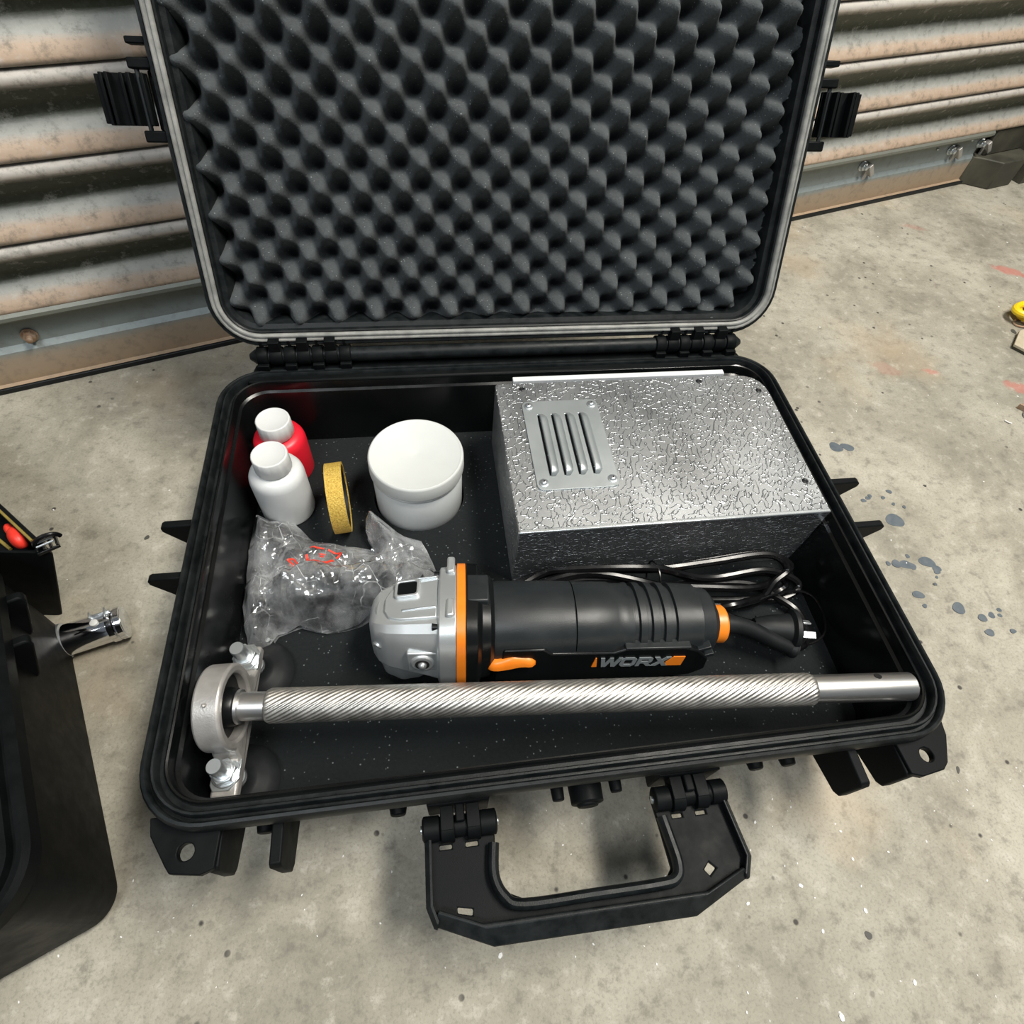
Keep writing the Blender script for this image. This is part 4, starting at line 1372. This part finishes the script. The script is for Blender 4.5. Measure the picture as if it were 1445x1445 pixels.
# ------------------------------------------------------------------ black side handle inside the clear bag
sh = thing('grinder_side_handle', 'black ribbed side handle lying inside the crumpled clear bag', 'handle', (-0.225, 0.184, FOAM), radians(-4))
hp_ = []
for i in range(40):
    t = i / 39
    x = 0.020 + 0.105 * t
    r = 0.0125 + 0.0030 * sin(pi * t) + (0.0006 if i % 3 == 0 else 0)
    if t < 0.05:
        r *= 0.7
    hp_.append((r, x))
hp_ = [(0.0060, 0.018)] + hp_ + [(0.0150, 0.1265), (0.0150, 0.1295), (0.0090, 0.1310)]
obj('grip', xf(axis_lathe(hp_, 'X', 28), (0, 0, 0.0165)), 'grinder_black', sh, angle=40)
obj('threaded_stud', xf(axis_lathe([(0.0038, 0.130), (0.0038, 0.1440), (0.0030, 0.1450)], 'X', 14), (0, 0, 0.0165)), 'zinc', sh)
wr = thing('pin_wrench', 'dark two-pin spanner inside the left of the clear bag', 'spanner', (-0.236, 0.172, FOAM), radians(-78))
obj('arm', xf(prism([(-0.03, -0.005), (0.015, -0.005), (0.022, -0.012), (0.034, -0.012), (0.036, -0.006), (0.026, -0.003), (0.026, 0.003), (0.036, 0.006), (0.034, 0.012), (0.022, 0.012), (0.015, 0.005), (-0.03, 0.005)], 0.0, 0.0030), (0, 0, 0.002)), 'grinder_dark', wr, bevel=0.0006)
for s in (-1, 1):
    obj('pin', cyl((0.030, s * 0.0088, 0.004), (0.030, s * 0.0088, 0.010), 0.0020, n=10), 'zinc', wr)

# ------------------------------------------------------------------ clear plastic bag
BAG = [(-0.228, 0.2560), (-0.2400, 0.262), (-0.2430, 0.237), (-0.2430, 0.205), (-0.2430, 0.175), (-0.2400, 0.160), (-0.2360, 0.140), (-0.2240, 0.133), (-0.2150, 0.150), (-0.197, 0.156), (-0.177, 0.148), (-0.150, 0.152),
       (-0.127, 0.164), (-0.100, 0.172), (-0.081, 0.181), (-0.087, 0.208), (-0.096, 0.232), (-0.118, 0.2405), (-0.1440, 0.2570), (-0.1440, 0.239), (-0.138, 0.224), (-0.160, 0.231), (-0.181, 0.237), (-0.193, 0.2400), (-0.205, 0.255), (-0.212, 0.262)]


def inside(x, y, P):
    c = False
    n = len(P)
    for i in range(n):
        x1, y1 = P[i]
        x2, y2 = P[(i + 1) % n]
        if (y1 > y) != (y2 > y) and x < (x2 - x1) * (y - y1) / (y2 - y1) + x1:
            c = not c
    return c


def edge_d(x, y, P):
    best = 9
    n = len(P)
    for i in range(n):
        a, b = Vector(P[i]), Vector(P[(i + 1) % n])
        ab = b - a
        t = max(0, min(1, (Vector((x, y)) - a).dot(ab) / ab.length_squared))
        best = min(best, (Vector((x, y)) - a - ab * t).length)
    return best


def nearest(x, y, P):
    best, q = 9, (x, y)
    n = len(P)
    for i in range(n):
        a, b = Vector(P[i]), Vector(P[(i + 1) % n])
        ab = b - a
        t = max(0, min(1, (Vector((x, y)) - a).dot(ab) / ab.length_squared))
        c = a + ab * t
        d = (Vector((x, y)) - c).length
        if d < best:
            best, q = d, (c.x, c.y)
    return q


def crease(x, y, s, seed):
    """sharp folds: ridged noise stretched along a direction"""
    v = Vector((x * s, y * s * 0.8, seed))
    v2 = v + Vector((noise.noise(v * 0.7), noise.noise(v * 0.7 + Vector((9, 9, 9))), 0)) * 0.8
    return 1 - abs(noise.noise(v2)) * 2.2


def facet(x, y, s, amp, seed):
    """nearly flat facets between sharp creases, as in crumpled film"""
    d, _ = noise.voronoi(Vector((x * s + 0.3 * noise.noise(Vector((x * s, y * s, 0))), y * s * 0.75, seed)))
    return amp * min(0.8, d[1] - d[0])


def handle_top(x, y):
    # height of the contents below the film
    c, s = cos(radians(4)), sin(radians(4))
    dx, dy = x + 0.225, y - 0.184
    u, v = dx * c - dy * s, dx * s + dy * c
    if -0.002 < u < 0.150:
        r = 0.0175
        e = min(1, (u + 0.002) / 0.022, (0.150 - u) / 0.03)
        if abs(v) < r:
            return (0.0165 + sqrt(r * r - v * v)) * e
        return max(0, (0.0165 - (abs(v) - r) * 1.3)) * e
    return 0.0


def bag_z(x, y):
    e = edge_d(x, y, BAG)
    k = min(1, e / 0.012)
    h = max(0.006 * k, handle_top(x, y) + 0.0018)
    h += k * (0.0060 * max(0, crease(x, y, 22, 1.3)) + facet(x, y, 34, 0.0150, 1.0) + facet(x, y, 75, 0.0065, 4.0) + facet(x, y, 150, 0.0018, 7.0))
    # the two top corners of the bag stand up
    for cx, cy, hh in ((-0.236, 0.258, 0.036), (-0.138, 0.250, 0.044), (-0.244, 0.225, 0.030), (-0.244, 0.19, 0.024), (-0.240, 0.160, 0.016), (-0.231, 0.138, 0.010)):
        d = hypot(x - cx, y - cy)
        h += hh * max(0.0, 1 - d / 0.030) ** 1.2 * (0.5 + 0.5 * k)
    return FOAM + 0.0012 + h


def bag_sheet():
    d = 0.0015
    idx = {}
    V, F = [], []
    x0, x1, y0, y1 = -0.246, -0.078, 0.130, 0.268
    nx, ny = int((x1 - x0) / d), int((y1 - y0) / d)

    def vid(i, j):
        if (i, j) not in idx:
            x, y = x0 + d * i, y0 + d * j
            if not inside(x, y, BAG):
                x, y = nearest(x, y, BAG)
            jx = 0.0012 * noise.noise(Vector((x * 60, y * 60, 2)))
            idx[(i, j)] = len(V)
            V.append((x + jx, y + jx, bag_z(x, y)))
        return idx[(i, j)]
    for j in range(ny):
        for i in range(nx):
            if any(inside(x0 + d * (i + a), y0 + d * (j + b), BAG) for a in (0, 1) for b in (0, 1)):
                F.append((vid(i, j), vid(i + 1, j), vid(i + 1, j + 1), vid(i, j + 1)))
    return V, F


bagroot = thing('plastic_bag', 'crumpled clear plastic bag with a red recycling mark, between bottles and grinder head', 'bag', (0, 0, 0))
top_ = bag_sheet()
bag = obj('upper_film', top_, 'film', bagroot, angle=28, fix=False)
V = [(x, y, FOAM + 0.0008 + 0.0012 * max(0, crease(x, y, 60, 3.3))) for x, y, z in top_[0]]
obj('lower_film', (V, top_[1]), 'film', bagroot, angle=180, fix=False)


def on_bag(pts, off=0.0009):
    return [(x, y, bag_z(x, y) + off) for x, y in pts]


def strip_mark(pts, w, n=10, closed=False):
    """flat ink ribbon lying on the film"""
    P = []
    m = len(pts)
    for i in range(m - 1 if not closed else m):
        a, b = Vector(pts[i]), Vector(pts[(i + 1) % m])
        P += [a + (b - a) * (k / n) for k in range(n)]
    if not closed:
        P.append(Vector(pts[-1]))
    V, F = [], []
    L = len(P)
    for i in range(L):
        d = (P[min(i + 1, L - 1)] - P[max(i - 1, 0)]) if not closed else (P[(i + 1) % L] - P[i - 1])
        d.normalize()
        nn = Vector((-d.y, d.x)) * w / 2
        for s in (-1, 1):
            q = P[i] + nn * s
            V.append((q.x, q.y, max(bag_z(q.x, q.y), bag_z(P[i].x, P[i].y)) + 0.0008))
    for i in range(L - 1 if not closed else L):
        j = (i + 1) % L
        F.append((2 * i, 2 * j, 2 * j + 1, 2 * i + 1))
    return V, F


def arc(p, q, r, n=4):
    return [p, q]


tri = [(-0.1900, 0.2240), (-0.1690, 0.2190), (-0.1870, 0.2035), (-0.1935, 0.2060), (-0.1945, 0.2200)]
obj('recycling_mark', join(strip_mark([(-0.1920, 0.2255), (-0.1800, 0.2240)], 0.0016), strip_mark([(-0.1770, 0.2232), (-0.1660, 0.2195), (-0.1700, 0.2150)], 0.0018),
                           strip_mark([(-0.1720, 0.2125), (-0.1850, 0.2045), (-0.1915, 0.2065), (-0.1945, 0.2180)], 0.0024), strip_mark([(-0.1840, 0.2190), (-0.1790, 0.2180)], 0.0014),
                           strip_mark([(-0.1835, 0.2160), (-0.1800, 0.2150)], 0.0014), strip_mark([(-0.2080, 0.2100), (-0.2040, 0.2125), (-0.2010, 0.2100), (-0.2040, 0.2080)], 0.0016, closed=True)),
    'tape_red', bagroot, fix=False, label='red printed triangular recycling mark')

# ------------------------------------------------------------------ second case at the left edge
A2 = radians(23.2)
c2 = thing('hard_case', 'second black hard case cut off by the left edge, beside the chrome tube', 'case', (0, 0, 0), 0.0, 'black hard cases')
# right wall line passes through (-0.326, 0.020) along (-0.40, 0.917); front right corner near (-0.305,-0.03)
W2, D2 = 0.46, 0.27
c2.rotation_euler = (0, 0, A2)
dirx = Vector((cos(A2), sin(A2)))
diry = Vector((-sin(A2), cos(A2)))
corner = Vector((-0.326, 0.020)) - diry * 0.052
c2.location = (corner.x, corner.y, 0)      # local origin: front right corner of the rim; the case extends to -X and +Y
sec2 = [(0.018, 0.0), (0.012, 0.003), (0.009, 0.010), (0.0085, 0.112), (0.004, 0.117), (0.0, 0.121), (0.0, 0.132), (0.003, 0.135), (0.006, 0.1345), (0.007, 0.1300), (0.0095, 0.1300), (0.0105, 0.1350), (0.014, 0.1350), (0.015, 0.130)]
b2 = obj('base_shell', loft([rrect(-W2 + i, -i, i, D2 - i, max(0.040 - i, 0.01) if zz > 0.115 else 0.020, zz, 9) for i, zz in sec2] + [rrect(-W2 + i, -i, i, D2 - i, 0.02, zz, 9) for i, zz in ((0.020, 0.128), (0.024, 0.060), (0.05, 0.058))]), 'plastic', c2, angle=35)
for yy in (0.178, 0.216):
    pts = [(-0.012, 0.121), (0.006, 0.121), (0.0090, 0.1185), (0.0090, 0.114), (-0.006, 0.076), (-0.012, 0.070)]
    v, f = prism(pts, -0.0034, 0.0034)
    v = [(x, -z, y) for x, y, z in [tuple(q) for q in v]]
    obj('rib', xf((v, f), (0, yy, 0)), 'plastic', b2, bevel=0.0014)
obj('foam_pad', loft([rrect(-W2 + 0.024, -0.024, 0.024, D2 - 0.024, 0.016, zz, 6) for zz in (0.060, 0.1245)]), 'foam', b2, bevel=0.003, label='blue-grey lining just below the rim')

# chrome tube on the floor
ct = thing('chrome_tube', 'short shiny chrome tube lying on the floor beside the left case', 'tube', (-0.409, 0.185, 0.0165))
ct.rotation_euler = (0, 0, atan2(0.0155, 0.051))
obj('barrel', axis_lathe([(0.0100, -0.009), (0.0128, -0.008), (0.0128, -0.004), (0.0140, -0.003), (0.0140, 0.048), (0.0132, 0.050), (0.0118, 0.050), (0.0118, 0.030), (0.001, 0.030)], 'X', 40), 'chrome', ct, angle=35)
obj('left_collar', axis_lathe([(0.0140, -0.002), (0.0158, -0.001), (0.0158, 0.003), (0.0140, 0.004)], 'X', 36), 'zinc', ct, angle=35)
obj('end_collar', axis_lathe([(0.0140, 0.038), (0.0152, 0.0385), (0.0152, 0.0430), (0.0142, 0.0440), (0.0152, 0.0455), (0.0150, 0.0495), (0.0120, 0.0500)], 'X', 36), 'chrome', ct, angle=35)
obj('push_button', xf(lathe([(0.0032, 0), (0.0032, 0.002), (0.0022, 0.0026)], 18), (0.031, -0.0015, 0.0138)), 'white_cap', ct, label='small pale round button')
obj('clip', join(box(0.028, 0.044, 0.004, 0.0055, 0.012, 0.0175), box(0.028, 0.0295, 0.0025, 0.0085, 0.010, 0.0185), box(0.040, 0.0415, -0.001, 0.0085, 0.0120, 0.0190)), 'zinc', ct, bevel=0.0005)

# dark tool bag behind, at the left edge
tb = thing('tool_tray', 'black open tool tray with mustard edging, behind the second case at the left edge', 'tray', (-0.380, 0.2175, 0.0))
tp = [(0.0, 0.0), (-0.216, 0.207), (-0.42, -0.015), (-0.052, 0.006)]
tc = (-0.17, 0.052)


def tray_loop(k, z, dx=0.0):
    return [(tc[0] + (x - tc[0]) * k + dx, tc[1] + (y - tc[1]) * k, z) for x, y in round_poly(tp, [0.010, 0.01, 0.01, 0.010])]


obj('body', loft([tray_loop(0.97, 0.0, -0.038), tray_loop(0.98, 0.05, -0.018), tray_loop(1.0, 0.100), tray_loop(0.995, 0.105), tray_loop(0.93, 0.105), tray_loop(0.92, 0.082)]), 'plastic', tb, angle=35)
e0, e1 = Vector((-0.020, 0.0135, 0.1055)), Vector((-0.200, 0.186, 0.1055))
obj('edging', tube([e0, e1], 0.0011, 8), 'gold_line', tb, label='thin mustard edging')
obj('edging', tube([(-0.050, 0.022, 0.0835), (-0.215, 0.160, 0.0835)], 0.0014, 8), 'gold_line', tb, label='thin mustard edging')
rd = thing('red_pouch', 'small red item lying inside the black tool tray', 'pouch', (-0.4190, 0.2420, 0.0822), radians(130))
obj('pouch', xf(ico((0, 0, 0), 0.010, 3), (0, 0, 0.0130), (0.1, 0.2, 0), (1.25, 0.62, 0.9)), 'red_rag', rd)
obj('neck', xf(ico((0, 0, 0), 0.0065, 2), (0.013, 0.001, 0.0120), (0, 0.2, 0), (1.2, 0.6, 0.8)), 'red_rag', rd)
cc = thing('cable_clip', 'black strap buckle with shiny bars at the corner of the tool tray', 'buckle', (-0.3880, 0.2240, 0.1055), radians(28))
obj('frame', join(*[xf(box(-0.0008, 0.0008, -0.006, 0.006, 0.0, 0.0050), (0.0045 * i, 0, 0)) for i in range(-1, 3)], box(-0.006, 0.010, -0.0065, -0.005, 0, 0.003), box(-0.006, 0.010, 0.005, 0.0065, 0, 0.003)), 'zinc' if False else 'grinder_dark', cc, bevel=0.0006)
obj('loop', tube([(0.004 + 0.009 * cos(a), 0.001, 0.0045 + 0.0065 * abs(sin(a))) for a in [pi * i / 14 for i in range(15)]], 0.0018, 8), 'cable', cc)
obj('bar', join(cyl((-0.004, -0.002, 0.0055), (0.008, -0.002, 0.0055), 0.0009, n=8), cyl((-0.004, 0.002, 0.0055), (0.008, 0.002, 0.0055), 0.0009, n=8)), 'zinc', cc, label='shiny bars')

# ------------------------------------------------------------------ yellow hose coil, card pieces and clip at the right
yh = thing('yellow_hose', 'bright yellow coiled hose at the right edge of the floor', 'hose', (0.868, 0.600, 0))
pts = []
for i in range(110):
    a = 2 * pi * i / 26
    pts.append(((0.026 + 0.010 * sin(a * 0.23)) * cos(a) * 1.35 + 0.006 * sin(i * 0.11), (0.026 + 0.006 * cos(a * 0.31)) * sin(a), 0.0055 + 0.0075 * (i / 26)))
pts += [(0.06, 0.02, 0.03), (0.10, 0.01, 0.012), (0.16, 0.03, 0.0055)]
obj('coil', tube(smooth_path(pts, 2), 0.0052, 10), 'yellow', yh)
sc_ = thing('steel_ring', 'dark thin wire ring on the floor beside the yellow hose', 'ring', (0.832, 0.590, 0.0))
sc_.rotation_euler = (0, 0, 0)
obj('wire_loop', tube([(0.014 * cos(a), 0.009 * sin(a), 0.0022 + 0.001 * cos(a)) for a in [2 * pi * i / 24 for i in range(24)]], 0.0016, 8, closed=True), 'rusty', sc_)
cp = obj('cardboard_piece', xf(prism([(0, 0), (0.055, -0.075), (0.16, -0.02), (0.12, 0.06), (0.03, 0.030)], 0.0045, 0.0080), (0, 0, 0)), 'card', bevel=0.0004)
cp.location = (0.776, 0.536, 0)
tag(cp, 'flat tan piece of cardboard lying on the floor below the yellow hose', 'cardboard')
cpb = obj('under_layer', xf(prism([(0.002, 0.0), (0.056, -0.073), (0.156, -0.02), (0.12, 0.056), (0.032, 0.028)], 0.0, 0.0045)), 'grime', cp, label='dark layer under the card')  # darker layer set directly under the card
wc = thing('wire_clip', 'small brown wedge with a wire loop on the floor at the right edge', 'clip', (0.704, 0.415, 0))
obj('wedge', prism([(0.0, 0.003), (0.010, -0.008), (0.034, -0.012), (0.034, 0.004)], 0.0, 0.008), 'rusty', wc, bevel=0.0006)
obj('wire_loop', tube(smooth_path([(0.006, -0.006, 0.003), (0.000, -0.014, 0.002), (0.004, -0.022, 0.002), (0.012, -0.024, 0.002), (0.020, -0.016, 0.003)], 5), 0.0010, 8), 'zinc', wc)

ws2 = thing('wire_offcut', 'tiny white curved wire offcut on the floor at the right, below the brown wedge', 'wire', (0.672, 0.392, 0.0))
obj('curl', tube(smooth_path([(0, 0.004, 0.001), (0.002, 0, 0.0015), (0.006, -0.002, 0.001)], 4), 0.0009, 8), 'fleck', ws2)

print('triangles', sum(len(o.data.loop_triangles) or sum(len(p.vertices) - 2 for p in o.data.polygons) for o in bpy.data.objects if o.type == 'MESH'))
